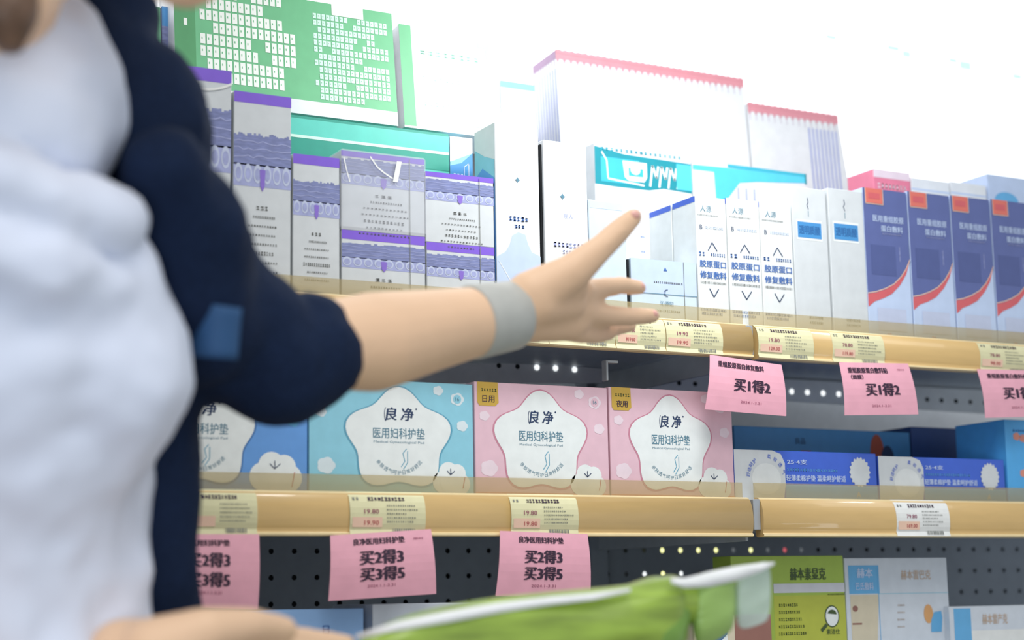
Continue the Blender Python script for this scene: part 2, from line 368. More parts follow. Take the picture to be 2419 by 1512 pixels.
L = price_card
L(zAb, TA, 1130, 1288, 790, 'yellow price card on upper rail, directly under the open palm')
L(zAb, TA, 1290, 1446, 800, 'yellow price card on upper rail, under the lower fingers of the hand')
L(zAb, TA, 1448, 1564, 805, 'yellow price card on upper rail under the pale blue carton', prices=('¥19.80', '¥19.80'))
L(zAb, TA, 1566, 1699, 812, 'yellow price card beside bare tan rail, under the first slim white carton', prices=('19.90', '19.90'))
L(zAb, TA, 1783, 1913, 820, 'yellow price card at the start of the upper rail past the joint', prices=('19.80', '129.00'))
L(zAb, TA, 1958, 2080, 830, 'yellow price card on upper rail under the blank carton beside the navy ones', prices=('78.80', '119.80'))
L(zAb, TA, 2306, 2428, 850, 'pale price card on upper rail under the last navy carton', prices=('78.80', '98.00'))
L(zBb, TB, 430, 602, 1215, 'pale price card on lower rail half hidden by the navy jacket', prices=())
L(zBb, TB, 820, 998, 1215, 'yellow price card on lower rail under the aqua box', prices=('19.80', '19.90'))
L(zBb, TB, 1200, 1358, 1215, 'yellow price card on lower rail under the first pink box', prices=('19.80', '19.80'))
L(zBb, TB, 2108, 2233, 1222, 'white price card on lower rail under the second flat blue box', paper='label_white', prices=('79.80', '169.00'))

# ------------------------------------------------------------------ pink promotion cards
def promo(quad, label, head, big, date, hy=.87, sub=None):
    """quad: photo corners tl, tr, br, bl; the card hangs below the rail"""
    Y = -.009
    tl, tr, br, bl = [at(x, y, Y) for x, y in quad]
    r = empty('promotion_card', tuple((tl + tr) / 2)); tag(r, label, 'price sign', 'pink promotion cards hanging from the rails')
    O = (tl + tr) / 2
    def P3(u, v):
        a = tl.lerp(tr, u); b = bl.lerp(br, u); q = b.lerp(a, v) - O
        return Vector((q.x, q.y - .003 * math.sin(math.pi * (1 - v)) - (.004 * (1 - v)), q.z))
    N = 8; vs, fs = [], []
    for o in (0, .0005):
        for j in range(N + 1):
            for i in range(N + 1): q = P3(i / N, j / N); vs.append((q.x, q.y + o, q.z))
    K = (N + 1) ** 2; g = lambda i, j, s: s * K + j * (N + 1) + i
    for j in range(N):
        for i in range(N): fs += [[g(i, j, 0), g(i + 1, j, 0), g(i + 1, j + 1, 0), g(i, j + 1, 0)], [g(i, j, 1), g(i, j + 1, 1), g(i + 1, j + 1, 1), g(i + 1, j, 1)]]
    for i in range(N):
        fs += [[g(i, 0, 0), g(i, 0, 1), g(i + 1, 0, 1), g(i + 1, 0, 0)], [g(i, N, 0), g(i + 1, N, 0), g(i + 1, N, 1), g(i, N, 1)],
               [g(0, i, 0), g(0, i + 1, 0), g(0, i + 1, 1), g(0, i, 1)], [g(N, i, 0), g(N, i, 1), g(N, i + 1, 1), g(N, i + 1, 0)]]
    mesh_obj('card', vs, fs, 'pink_paper', r)
    P = Print((0, 0, 0), (1, 0, 0), (0, 0, 1), (0, -1, 0))
    for a in head: P.text(a[0], a[1], a[2], a[3], 'ink', width=a[4], bold=.02)
    n = len(big)
    for (t, u, v, h, wd) in big: P.text(t, u, v, h, 'ink', width=wd, bold=.028)
    P.text(date[0], date[1], date[2], .045, 'ink_pink', width=.26)
    if sub: P.text(sub, .86, hy, .035, 'ink_pink', width=.1)
    for v in P.v:
        q = P3(v.x, v.z); v.x, v.y, v.z = q.x, q.y - .0004, q.z
    P.build('lettering', r); return r
HB = '良净医用妇科护垫'
B2 = [('买2得3', .49, .645, .2, .41), ('买3得5', .49, .375, .2, .41)]
promo([(372, 1262), (612, 1262), (606, 1438), (372, 1432)], 'pink promotion card on lower rail, half hidden behind the jacket hem', [(HB, .45, .88, .09, .5)], B2, ('2024.1.1-3.31', .49, .2))
promo([(780, 1265), (1018, 1250), (1026, 1403), (772, 1420)], 'pink two-line promotion card under the aqua box', [(HB, .47, .87, .10, .5)], [('买2得3', .485, .62, .22, .41), ('买3得5', .49, .365, .21, .41)], ('2024.1.1-3.31', .48, .185), sub='限时')
promo([(1181, 1254), (1388, 1262), (1390, 1408), (1166, 1408)], 'pink two-line promotion card under the first pink box', [(HB, .46, .875, .10, .5)], [('买2得3', .48, .61, .21, .40), ('买3得5', .48, .35, .21, .40)], ('2024.1-3.31', .49, .155))
H1 = '重组胶原蛋白修复敷料'
promo([(1677, 838), (1846, 862), (1852, 984), (1660, 968)], 'pink buy-one sign nearest the rail joint, tilted over a pink box', [(H1, .42, .855, .11, .62)], [('买1得2', .56, .50, .24, .46)], ('2024.1-3.31', .55, .19), sub=None)
promo([(1982, 856), (2145, 859), (2164, 980), (1990, 982)], 'pink buy-one sign with a bracketed second heading line, middle of three', [('重组胶原蛋白敷料贴', .38, .85, .11, .56), ('（面膜）', .21, .72, .09, .17)], [('买1得2', .54, .48, .24, .46)], ('2024.1-3.31', .50, .17), sub='限时')
promo([(2308, 872), (2475, 876), (2490, 984), (2322, 988)], 'pink buy-one sign cut by the photo edge, under the last navy box', [('重组胶原蛋白敷料修复', .42, .86, .1, .62)], [('买1得2', .52, .5, .25, .46)], ('2024.1-3.31', .5, .2))

# ------------------------------------------------------------------ upper shelf: purple lace boxes
def lace(c, vt, vb, u0, u1, bumps=7):
    p = c.p; h = vt - vb
    p.rect(u0, u1, vb + h * .42, vt, 'lace_slate', 1)
    n = 26
    for k in range(n):
        x = u0 + (u1 - u0) * (k + .5) / n; q = h * random.uniform(.01, .09)
        p.rect(x - (u1 - u0) / n * .5, x + (u1 - u0) / n * .5, vt, vt + q, 'lace_slate', 1)
    for k in range(3): p.line([(u0 + (u1 - u0) * i / 12, vb + h * (.9 - .15 * k) + h * .03 * random.uniform(-1, 1)) for i in range(13)], h * .02, 'lace_lilac', 2)
    w_ = (u1 - u0) / bumps; p.rect(u0, u1, vb, vb + h * .45, 'lace_lilac', 1)
    for k in range(bumps):
        cu = u0 + (k + .5) * w_; p.ell(cu, vb + h * .26, w_ * .42, h * .19, 'lace_pale', 2); p.ell(cu, vb + h * .25, w_ * .28, h * .12, 'lace_lilac', 3)
    cu = (u0 + u1) / 2; p.poly([(cu - w_ * .3, vb + h * .35), (cu + w_ * .3, vb + h * .35), (cu + w_ * .22, vb + h * .02), (cu, vb - h * .09), (cu - w_ * .22, vb + h * .02)], 'tassel', 4)
def purple(xl, xr, xt, yt, z0, label, lay, Y=.02, D=.05, grp='tall grey and purple cartons', seam=None, bumps=6, low=False, yref=None):
    c = Carton('purple_carton', label, 'box', xl, xr, xt, yt, z0, Y, D, 'grey_card', grp, yref=yref); W, H = c.W, c.H; p = c.p
    p.rect(0, W, H * lay[0], H, 'purple_foil', 1)
    lace(c, H * lay[1], H * lay[2], 0, W, bumps)
    t = lay[3]; p.glyphs(W * .40, W * .66, H * t, H * lay[4] * .8, 'ink_grey', cw=W * .075)
    p.glyphs(W * .34, W * .72, H * (t - lay[4] * 1.8), H * lay[4] * .5, 'ink_grey', cw=W * .03)
    if not low:
        for k in range(lay[5]):
            a = random.uniform(.2, .32); p.glyphs(W * a, W * (1 - a + .04), H * (t - lay[4] * (3.6 + 1.8 * k)), H * lay[4] * (.8 if k == lay[5] // 2 else .4), 'ink_grey', cw=W * .045)
    if seam: p.rect(seam * W, seam * W + .0007, 0, H * .98, 'ink_grey', 5)
    c.done(); return c
tallc = purple(392, 545, 480, 160, zA, 'tallest grey and purple carton, next to the navy sleeve', (.94, .80, .53, .40, .025, 5), yref=400)
purple(551, 687, 620, 222, zA, 'tall grey and purple carton with purple tassel, between two others', (.945, .775, .525, .42, .025, 6), yref=450)
purple(692, 802, 745, 368, zA, 'short slim grey and purple carton beside the stacked ones', (.93, .80, .565, .44, .03, 5), yref=500)
T = Print((0, -.0004, 0), (1, 0, 0), (0, 0, 1), (0, -1, 0)); w0, h0 = tallc.W, tallc.H; T.line([(w0 * u, h0 * (.90 + .05 * (2 * u - 1.1) ** 2)) for u in np.linspace(0, 1, 12)], .0022, 'glare_white', 6); T.build('film_glare', tallc.root)  # glare on the wrapping, drawn as a thin white arc
g2 = 'stacked low grey and purple cartons'
a = purple(807, 1004, 905, 551, zA, 'low purple and grey carton at the bottom, under the film-wrapped one', (.87, .80, .46, .31, .06, 1), D=.06, grp=g2, seam=.81, bumps=8, yref=610)
b = purple(1008, 1168, 1085, 578, zA, 'low purple and grey carton, bottom of its stack beside the black gap', (.87, .80, .46, .22, .05, 0), D=.06, grp=g2, seam=.78, bumps=8, yref=620)
ua = purple(806, 1003, 905, 366, zA + a.H, 'film-wrapped purple carton with painted white glare, top of its stack', (.93, .89, .58, .46, .045, 5), D=.06, grp=g2, seam=.81, bumps=8, yref=440)
ub = purple(1005, 1166, 1085, 413, zA + b.H, 'purple and grey carton, top of stack beside tall white cartons', (.93, .88, .60, .44, .045, 5), D=.06, grp=g2, seam=.78, bumps=7, yref=480)
# plastic wrap, with its glare drawn on as flat white streaks
W, H = ua.W, ua.H
box('plastic_wrap', -.0012, W + .0012, -.0022, .061, .001, H + .0015, 'clear_film', ua.root, .002)
T = Print((0, -.0024, 0), (1, 0, 0), (0, 0, 1), (0, -1, 0)); T.poly([(W * .60, H * .66), (W * .66, H * .66), (W * .71, H * .93), (W * .65, H * .93)], 'glare_white', 2)
T.line([(W * .33, H * .95), (W * .42, H * .82), (W * .5, H * .76), (W * .60, H * .70)], .0016, 'glare_white', 2); T.line([(W * .02, H * .9), (W * .05, H * .75), (W * .09, H * .6)], .0012, 'glare_white', 2); T.build('film_glare', ua.root)

# ------------------------------------------------------------------ upper shelf: white cartons
def white_tall(xl, xr, xt, yt, label, Y, D, kind, yref, m='white_card'):
    c = Carton('white_carton', label, 'box', xl, xr, xt, yt, zA, Y, D, m, 'tall white cartons behind the hand', yref=yref); W, H, p = c.W, c.H, c.p
    if kind == 0:
        p.text('✦', W * .5, H * .70, H * .03, 'ink_teal'); p.glyphs(W * .30, W * .72, H * .49, H * .025, 'ink_blue', cw=W * .09); p.glyphs(W * .42, W * .64, H * .45, H * .02, 'ink_blue', cw=W * .08)
        p.poly([(0, 0), (W, 0), (W, H * .30), (W * .8, H * .32), (W * .72, H * .36), (W * .66, H * .41), (W * .5, H * .42), (W * .36, H * .40), (W * .3, H * .35), (W * .2, H * .31), (0, H * .28)], 'pale_blue', 1)
        p.line([(W * .05, H * .26), (W * .5, H * .08)], .001, 'white_card', 2)
    elif kind == 1:
        p.text('✦', W * .42, H * .68, H * .035, 'ink_teal'); p.text('丽人', W * .55, H * .57, H * .028, 'lace_lilac'); p.glyphs(W * .2, W * .88, H * .40, H * .03, 'lace_lilac', cw=W * .09); p.glyphs(W * .4, W * .75, H * .36, H * .022, 'lace_lilac', cw=W * .07)
        p.ell(W * .15, H * .16, W * .35, H * .1, 'pale_blue', 1, 24, -1.2, math.pi / 2 + .8)
    elif kind == 2:
        p.rect(W * .03, W * .92, H * .93, H * .99, 'pale_blue', 1)
    c.done()
    if kind == 0:
        S = Print((0, D, 0), (0, -1, 0), (0, 0, 1), (-1, 0, 0)); S.poly([(.001, 0), (D - .001, 0), (D - .001, H * .80), (D * .5, H * .84), (.001, H * .90)], 'aqua', 1); S.poly([(.001, 0), (D - .001, 0), (D - .001, H * .70), (D * .4, H * .78), (.001, H * .74)], 'sky_blue', 2); S.build('side_overlay', c.root)  # bluish reflections on the white side laid in as flat colour
    return c
white_tall(1171, 1274, 1200, 292, 'tall white carton with a pale blue dome print, between two black gaps', .02, .047, 0, 470)
white_tall(1286, 1388, 1300, 332, 'tall white carton with small blue star above the wrist', .02, .085, 1, 500)
white_tall(1392, 1478, 1420, 474, 'white carton with pale blue top band behind the thumb', .02, .085, 2, 560, 'ice_card')
# slim cartons seen with their near sides: built two deep
c = Carton('white_carton', 'plain white carton standing behind the pale blue one, beyond the thumb tip', 'box', 1478, 1531, 1500, 500, zA, .115, .05, 'white_card', yref=560)
c.p.text('敷料', c.W * .75, c.H * .80, c.H * .02, 'ink_blue'); c.p.text('修复', c.W * .75, c.H * .68, c.H * .02, 'ink_blue'); c.done()
c = Carton('pale_blue_carton', 'low pale blue carton on the shelf above two yellow price cards', 'box', 1491, 1645, 1560, 615, zA, .02, .044, 'ice_card', yref=670); W, H, p = c.W, c.H, c.p
p.rect(0, W, H * .45, H, 'pale_blue', 1); p.text('▲', W * .52, H * .86, H * .06, 'ink_blue'); p.text('☾', W * .52, H * .47, H * .12, 'ink_navy'); p.text('沁源妃', W * .53, H * .30, H * .08, 'ink_teal'); p.glyphs(W * .35, W * .75, H * .18, H * .03, 'ink_grey', cw=W * .03)
p.rect(W * .80, W * .80 + .0008, 0, H, 'ink_grey', 3); p.rect(0, W, H * .445, H * .455, 'ink_teal', 3); p.glyphs(W * .34, W * .78, H * .64, H * .03, 'ink_grey', cw=W * .03); c.done()
def slim(xl, xr, yt, label, i):
    for k in range(2 if i == 0 else 1):
        c = Carton('slim_carton', label if k == 0 else 'slim white carton with blue top trim, second row behind the pale blue one', 'box', xl, xr, xl + 20, yt, zA, .02 + .048 * k, .0465, 'warm_white', 'slim white dressing cartons', yref=600)
        if k == 0: keep = (c.X0, c.H)
        else: c.root.location.x = keep[0]; c.root.scale.z = keep[1] / c.H
        W, H, p = c.W, c.H, c.p
        p.text('人源', W * .33, H * .905, H * .05, 'ink_teal'); p.glyphs(W * .05, W * .75, H * .855, H * .012, 'ink_grey', cw=W * .04)
        p.text('B', W * .15, H * .76, H * .035, 'ink_navy'); p.glyphs(W * .3, W * .9, H * .76, H * .02, 'pale_blue', cw=W * .05)
        p.line([(W * .36, H * .58), (W * .5, H * .645), (W * .66, H * .58)], .0011, 'ink_navy', 3); p.glyphs(W * .05, W * .35, H * .55, H * .035, 'ink_blue', cw=W * .12); p.glyphs(W * .45, W * .93, H * .55, H * .025, 'ink_blue', cw=W * .07)
        p.text('胶原蛋口', W * .5, H * .475, H * .055, 'ink_blue', width=W * .86, bold=.02); p.text('修复敷料', W * .5, H * .39, H * .055, 'ink_blue', width=W * .86, bold=.02)
        p.glyphs(W * .08, W * .93, H * .33, H * .018, 'ink_grey', cw=W * .045)
        p.line([(W * .36, H * .285), (W * .5, H * .22), (W * .66, H * .285)], .0011, 'ink_navy', 3); p.glyphs(W * .05, W * .9, H * .12, H * .02, 'ink_blue', cw=W * .05); p.glyphs(W * .08, W * .8, H * .09, H * .02, 'ink_blue', cw=W * .05)
        c.done()
        S = Print((0, c.D, 0), (0, -1, 0), (0, 0, 1), (-1, 0, 0)); S.rect(.001, c.D - .001, H * .955, H, 'royal_blue', 1); S.build('side_trim', c.root)
slim(1647, 1718, 465, 'slim white dressing carton beside the low pale blue one, its side exposed', 0)
slim(1721, 1797, 470, 'slim white dressing carton, middle of the three with blue chevrons', 1)
slim(1799, 1873, 478, 'slim white dressing carton beside the cartons with blue windows', 2)
for i, (xl, xr, lb) in enumerate([(1876, 1957, 'plain off-white carton with blue panel, next to the slim dressing cartons'), (1962, 2044, 'plain off-white carton with blue panel, next to the navy cartons')]):
    c = Carton('window_carton', lb, 'box', xl, xr, xl + 30, 444 + i * 4, zA, .02, .05, 'grey_card', 'off-white cartons with blue panels', yref=600); W, H, p = c.W, c.H, c.p
    p.rect(W * .10, W * .84, H * .635, H * .775, 'star_white', 1); p.rect(W * .13, W * .82, H * .65, H * .76, 'window_blue', 2); p.text('透明质酸', W * .475, H * .705, H * .06, 'window_dark', width=W * .6, bold=.02)
    p.line([(W * .45, H * .93), (W * .47, H * .9), (W * .43, H * .88), (W * .47, H * .85)], .0009, 'ink_navy', 2); p.rect(W * .455, W * .47, H * .80, H * .84, 'ink_teal', 2)
    p.glyphs(W * .36, W * .78, H * .105, H * .018, 'ink_grey', cw=W * .05); p.glyphs(W * .36, W * .76, H * .07, H * .015, 'ink_grey', cw=W * .05); c.done()
NB = ['navy carton with red swoosh, first of the four, beside the off-white ones', 'navy carton with red swoosh, second from the off-white cartons', 'navy carton with red swoosh, third from the off-white cartons', 'navy carton with red swoosh cut by the edge of the photo']
for i, (xl, xr, yt) in enumerate([(2046, 2149, 444), (2152, 2250, 453), (2253, 2345, 463), (2348, 2436, 472)]):
    c = Carton('navy_carton', NB[i], 'box', xl, xr, xl + 5, yt, zA, .02, .06, 'pale_blue', 'navy cartons with a red swoosh', yref=620); W, H, p = c.W, c.H, c.p
    cur = [(0, .285), (.2, .30), (.4, .325), (.6, .36), (.78, .415), (.9, .47), (1, .535)]
    p.poly([(u * W, v * H) for u, v in cur] + [(W, H), (0, H)], 'navy_box', 1)
    low = [(0, .20), (.15, .24), (.35, .265), (.55, .30), (.75, .365), (.9, .44), (1, .535)]
    p.poly([(u * W, v * H) for u, v in low] + [(u * W, v * H) for u, v in reversed(cur)], 'swoosh', 2)
    p.line([(u * W, (v + .006) * H) for u, v in cur], .0010, 'tag_line', 3)
    p.rect(W * .06, W * .44, H * .90, H * 1.0, 'red_tag', 3); p.line([(W * .05, H), (W * .05, H * .895), (W * .45, H * .895), (W * .45, H)], .0008, 'tag_line', 4); p.rect(W * .12, W * .38, H * .93, H * .97, 'swoosh', 4)
    p.text('医用重组胶原', W * .55, H * .80, H * .045, 'pale_blue', width=W * .7, bold=.01); p.text('蛋白敷料', W * .62, H * .735, H * .042, 'pale_blue', width=W * .5, bold=.01)
    p.glyphs(W * .4, W * .85, H * .70, H * .012, 'lace_lilac', cw=W * .04)
    p.rect(W * .12, W * .68, H * .42, H * .62, 'navy_dark', 2); p.rect(W * .76, W * .79, H * .52, H * .62, 'lace_slate', 2); p.rect(W * .2, W * .85, H * .05, H * .20, 'lace_pale', 2); p.glyphs(W * .4, W * .5, H * .025, H * .02, 'red_tag', cw=W * .05)
    c.done()
# second row behind the navy cartons
c = Carton('pink_box', 'small pink box showing above the first navy carton', 'box', 2064, 2150, 2090, 402, zA, .10, .05, 'pink_box', yref=430); c.p.rect(0, c.W, c.H * .955, c.H, 'cloud_rose', 1); c.p.glyphs(c.W * .1, c.W * .9, c.H * .91, c.H * .03, 'cloud_rose', cw=c.W * .1); c.done()
c = Carton('white_box', 'white box showing above the second navy carton', 'box', 2153, 2243, 2200, 425, zA, .10, .05, 'white_card', 'white boxes behind the navy cartons', yref=440); c.p.rect(0, c.W, c.H * .93, c.H * .94, 'pale_blue', 1); c.done()
c = Carton('white_box', 'white box showing above the third navy carton', 'box', 2246, 2330, 2290, 434, zA, .10, .05, 'white_card', 'white boxes behind the navy cartons', yref=450); c.p.rect(0, c.W, c.H * .93, c.H * .94, 'pale_blue', 1); c.done()
c = Carton('light_blue_box', 'light blue box with a blue oval above the last navy carton', 'box', 2334, 2460, 2360, 414, zA, .10, .05, 'pale_blue', yref=450); c.p.ell(c.W * .33, c.H * .86, c.W * .22, c.H * .05, 'tab_blue', 1); c.done()

# ------------------------------------------------------------------ upper shelf, rear rows
c = Carton('teal_box', 'long teal box lying behind the purple cartons, under the green leaflet carton', 'box', 560, 1060, 687, 270, zA, .11, .12, 'teal', yref=320); W, H, p = c.W, c.H, c.p
zT = zA + H
p.rect(0, W, H * .90, H * .985, 'teal_light', 1); p.rect(0, W, H * .885, H * .90, 'poster_pale', 2); p.rect(0, W, H * .80, H * .885, 'teal', 1); p.rect(0, W, H * .78, H * .795, 'teal_light', 2); p.rect(0, W, 0, H * .78, 'teal_deep', 1)
c.done()
c = Carton('blue_box', 'small blue box wedged beside the teal box', 'box', 1063, 1116, 1068, 322, zA, .11, .06, 'aqua', yref=370); W, H, p = c.W, c.H, c.p
p.poly([(0, H * .86), (W, H * .92), (W, H), (0, H)], 'star_white', 1); p.poly([(0, 0), (W, 0), (W, H * .92), (W * .5, H * .86), (0, H * .84)], 'window_blue', 1)
for k in range(3): p.rect(W * (.15 + .16 * k), W * (.24 + .16 * k), H * .72, H * .80, 'pale_blue', 2)
p.line([(W * .62, H * .70), (W * .62, H * .84), (W * .82, H * .86), (W * .82, H * .70), (W * .62, H * .70)], .0009, 'pale_blue', 3)
c.done()
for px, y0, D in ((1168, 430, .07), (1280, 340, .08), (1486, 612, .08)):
    q = at(px, y0, .021); box('gap_shade_plate', q.x - .0012, q.x + .0012, .0235, .02 + D, zA, q.z, 'hole_dark', unit, 0)  # black plates added in the gaps to stand for deep shade
def poster(xl, xr, xt, yt, zb, label, style, lean=7, Y=.125, yref=150):
    c = Carton('green_carton', label, 'box', xl, xr, xt, yt, zb, Y, .05, 'white_card', 'green printed cartons on the top tier', lean=lean, yref=yref); W, H, p = c.W, c.H, c.p
    if style == 'full':
        p.rect(0, W, H * .12, H, 'poster_green', 1); p.rect(W * .0, W * .09, H * .12, H, 'poster_green_deep', 2)
        def rows(u0, u1, v0, v1, n, cols, ink, tall):
            dv = (v1 - v0) / n
            for j in range(n):
                cut = random.choice((1, 1, 1, .8, .62)); gap = random.randrange(cols) if random.random() < .6 else -1
                for i in range(cols):
                    if i / cols > cut or i in (gap, gap + 1): continue
                    x = u0 + (u1 - u0) * i / cols; y = v1 - (j + .5) * dv; a = (u1 - u0) / cols
                    p.rect(x, x + a * .76, y - dv * tall / 2, y + dv * tall / 2, ink, 3); p.rect(x + a * .2, x + a * .34, y - dv * .05, y + dv * .12, 'poster_green', 4)
        rows(W * .11, W * .54, H * .17, H * .99, 8, 15, 'poster_ink', .84); rows(W * .62, W * .975, H * .14, H * .90, 13, 17, 'poster_pale', .78); rows(W * .565, W * .60, H * .15, H * .9, 13, 1, 'poster_pale', .6)
        p.rect(W * .71, W * .86, H * .90, H * 1.0, 'poster_ink', 3)
        for j in (.82, .62): p.rect(W * .04, W * .055, H * j, H * (j + .06), 'poster_ink', 3)
        c.p.rect(0, W, 0, H * .12, 'white_card', 1)
    else:
        p.rect(0, W, 0, H, 'poster_ink', 1); p.rect(0, W * .12, H * .02, H, 'poster_green', 2)
        p.poly([(W * .80, H * .93), (W * .93, H * .93), (W * .985, H * .08), (W * .70, H * .08), (W * .70, H * .12), (W * .93, H * .12), (W * .88, H * .88), (W * .80, H * .88)], 'mint', 3)
        p.glyphs(W * .2, W * .8, H * .75, H * .05, 'mint', cw=W * .08); p.glyphs(W * .2, W * .7, H * .5, H * .04, 'poster_pale', cw=W * .06); p.glyphs(W * .2, W * .6, H * .25, H * .04, 'poster_pale', cw=W * .06)
    c.done(); return c
poster(417, 940, 690, -8, zT + .0005, 'large green carton covered in white lines of print, above the purple cartons', 'full')
poster(955, 1184, 960, 58, zT + .0005, 'pale carton with a green edge strip, beside the large green one', 'pale')
poster(60, 384, 380, 20, zT + .0005, 'green printed carton partly hidden behind the navy shoulder', 'full')
c = Carton('slate_box', 'narrow slate box with blue top squeezed between two green cartons', 'box', 387, 413, 400, 18, zT + .0005, .15, .05, 'ink_navy', yref=80, lean=5); c.p.rect(0, c.W, c.H * .8, c.H, 'window_blue', 1); c.p.rect(0, c.W, 0, c.H * .8, 'lace_slate', 1); c.done()
# tier board carrying the outer green carton
box('tier_board', at(0, 300, .11).x, at(556, 300, .11).x, .11, .24, zT - .012, zT, 'white_card', unit); box('tier_leg', at(20, 300, .2).x, at(40, 300, .2).x, .2, .23, zA, zT - .012, 'white_card', unit)

def trimmed(xl, xr, xt, yt, label, Y, D, lean, flare=0, side=True, stripes=(0, 1), yref=230, m='white_card'):
    c = Carton('scalloped_carton', label, 'box', xl, xr, xt, yt, zA, Y, D, m, 'white cartons with scalloped pink trim', lean=lean, yref=yref); W, H, p = c.W, c.H, c.p
    if flare:
        for v in c.body.data.vertices:
            if v.co.x > W / 2: v.co.x += flare * (1 - v.co.z / H)
    b = .0115; n = max(4, int(W / .0095))
    p.rect(0, W, H - b, H, 'trim_pink', 1)
    for k in range(n):
        x = W * k / n; p.poly([(x, H - b), (x + W / n * .25, H - b * 1.5), (x + W / n * .5, H - b), ], 'trim_pink', 1); p.rect(x + W / n * .22, x + W / n * .28, H - b * 2.0, H - b, 'trim_mauve', 2)
    k = 0
    while k * .0065 < W:
        x = k * .0065
        if stripes[0] <= x / W <= stripes[1] - .01: p.rect(x, x + .0028, .02, H - b * 2, 'stripe_blue', 1)
        k += 1
    c.done()
    if side:
        S = Print((0, D, 0), (0, -1, 0), (0, 0, 1), (-1, 0, 0)); S.rect(0, D, H - b, H, 'trim_mauve', 1); n = 9
        for k in range(n): S.rect(D * (k + .3) / n, D * (k + .5) / n, H - b * 1.9, H - b, 'trim_mauve', 2)
        for k in range(n): S.rect(D * (k + .3) / n, D * (k + .7) / n, .02, H - b * 2, 'stripe_blue', 1)
        S.build('side_overlay', c.root)
    # scalloped cardboard lip standing proud of the top edge
    vs, fs = [], []; n = int(W / .0095)
    for k in range(n):
        x = W * k / n; a = W / n; q = len(vs)
        vs += [(x, -.0006, H - .004), (x + a, -.0006, H - .004), (x + a, -.0006, H + .0003), (x + a / 2, -.0006, H + .0016), (x, -.0006, H + .0003)]
        vs += [(v[0], .0008, v[2]) for v in vs[q:q + 5]]
        fs += [[q, q + 1, q + 2, q + 3, q + 4], [q + 9, q + 8, q + 7, q + 6, q + 5]] + [[q + i, q + 5 + i, q + 5 + (i + 1) % 5, q + (i + 1) % 5] for i in range(5)]
    mesh_obj('scalloped_lip', vs, fs, 'trim_pink', c.root)
    return c
trimmed(1340, 1786, 1355, 112, 'large white carton with scalloped pink trim, its mauve side showing', .235, .060, 4, stripes=(2, 3))  # front stripes left out: bleaching by strong light is put into the print
trimmed(1791, 2004, 1800, 238, 'lower white carton with pink trim and blue stripes, one step down', .235, .058, 4, flare=.03, side=False, stripes=(.62, 1))  # stripes kept at one end; the light-bleached rest is left plain white
c = Carton('striped_carton', 'white striped carton between the green leaflet carton and the pink-trimmed one', 'box', 1182, 1262, 1200, 192, zA, .255, .05, 'white_card', yref=230); W, H, p = c.W, c.H, c.p
for k in range(9): p.rect(W * k / 9, W * k / 9 + .0009, 0, H * .97, 'stripe_blue', 1)
p.rect(0, W, H * .975, H, 'aqua', 2); c.done()
def cyan_pack(xl, xr, xt, yt, label, kind, yref=390):
    c = Carton('cyan_pack', label, 'pack', xl, xr, xt, yt, zA, .17, .045, 'white_card', 'white packs with cyan print', yref=yref); W, H, p = c.W, c.H, c.p; h = .050
    if kind == 0:
        p.poly([(0, H - h), (W * .2, H - h - .001), (W * .55, H - h - .001), (W * .7, H - h + .003), (W * .85, H - h + .002), (W, H - h + .001), (W, H - .012), (W * .3, H - .010), (0, H - .004)], 'cyan_deep', 1)
        p.rect(W * .06, W * .45, H - h + .004, H - .016, 'cyan', 2); p.line([(W * .07, H - .01), (W * .12, H - .02), (W * .13, H - h + .008), (W * .5, H - h + .004)], .002, 'star_white', 3)
        p.poly([(W * .28, H - .018), (W * .30, H - .038), (W * .34, H - .042), (W * .5, H - .042), (W * .53, H - .036), (W * .53, H - .018)], 'star_white', 3); p.rect(W * .34, W * .49, H - .036, H - .026, 'cyan', 4); p.ell(W * .41, H - .028, W * .05, .006, 'star_white', 5)
        for k in range(4): a = W * (.56 + .095 * k); p.line([(a, H - h + .004), (a + W * .03, H - .02), (a + W * .07, H - .035), (a + W * .09, H - .02)], .0028, 'star_white', 3)
        p.rect(W * .84, W, H - h + .004, H - .014, 'cyan_bright', 4); p.glyphs(W * .06, W * .9, H - .006, .004, 'cyan', cw=W * .05)
    else:
        p.poly([(0, H - .006), (W, H - .002), (W, H - .012), (W * .55, H - .018), (W * .4, H - .022), (W * .33, H - .036), (W * .28, H - .046), (W * .19, H - .046), (W * .18, H - .012), (0, H - .012)], 'cyan_bright', 2)
        p.rect(W * .3, W * .99, H - .004, H, 'cyan', 3); p.rect(W * .985, W, H - .014, H, 'cyan_deep', 4)
        for k in range(3): p.rect(W * (.38 + .07 * k), W * (.39 + .07 * k), H - .045, H - .028, 'stripe_blue', 3)
    c.done(); return c
cyan_pack(1405, 1632, 1410, 337, 'white pack with cyan frame print above the fingertips', 0)
cyan_pack(1636, 1903, 1640, 378, 'white pack with bright cyan band above the slim cartons', 1)

# ------------------------------------------------------------------ lit header behind everything
zl = at(2200, 452, .33).z
lb = empty('light_box_header', (1.0, .33, zl)); tag(lb, 'glowing white light box header behind the upper cartons', 'light box')
box('lit_panel', XL - 1.0, XR + .3 - 1.0, 0, .004, 0, .75, 'lightbox_face', lb, 0)
box('light_box_frame', XL - 1.0, XR + .3 - 1.0, .004, .03, 0, .75, 'light_steel', lb, .001)
P = Print((-1.0, 0, -zl), (1, 0, 0), (0, 0, 1), (0, -1, 0))
for px, py, wd, hh in [(1950, 80, 26, 16), (2095, 105, 30, 18), (2130, 118, 22, 20), (2190, 120, 20, 10), (2240, 135, 22, 16), (2265, 142, 30, 26), (2330, 155, 24, 8), (2390, 172, 24, 18)]:
    q = at(px, py, .33); q2 = at(px + wd, py + hh, .33); P.rect(q.x, q2.x, q2.z, q.z, 'lightbox_print', 2)
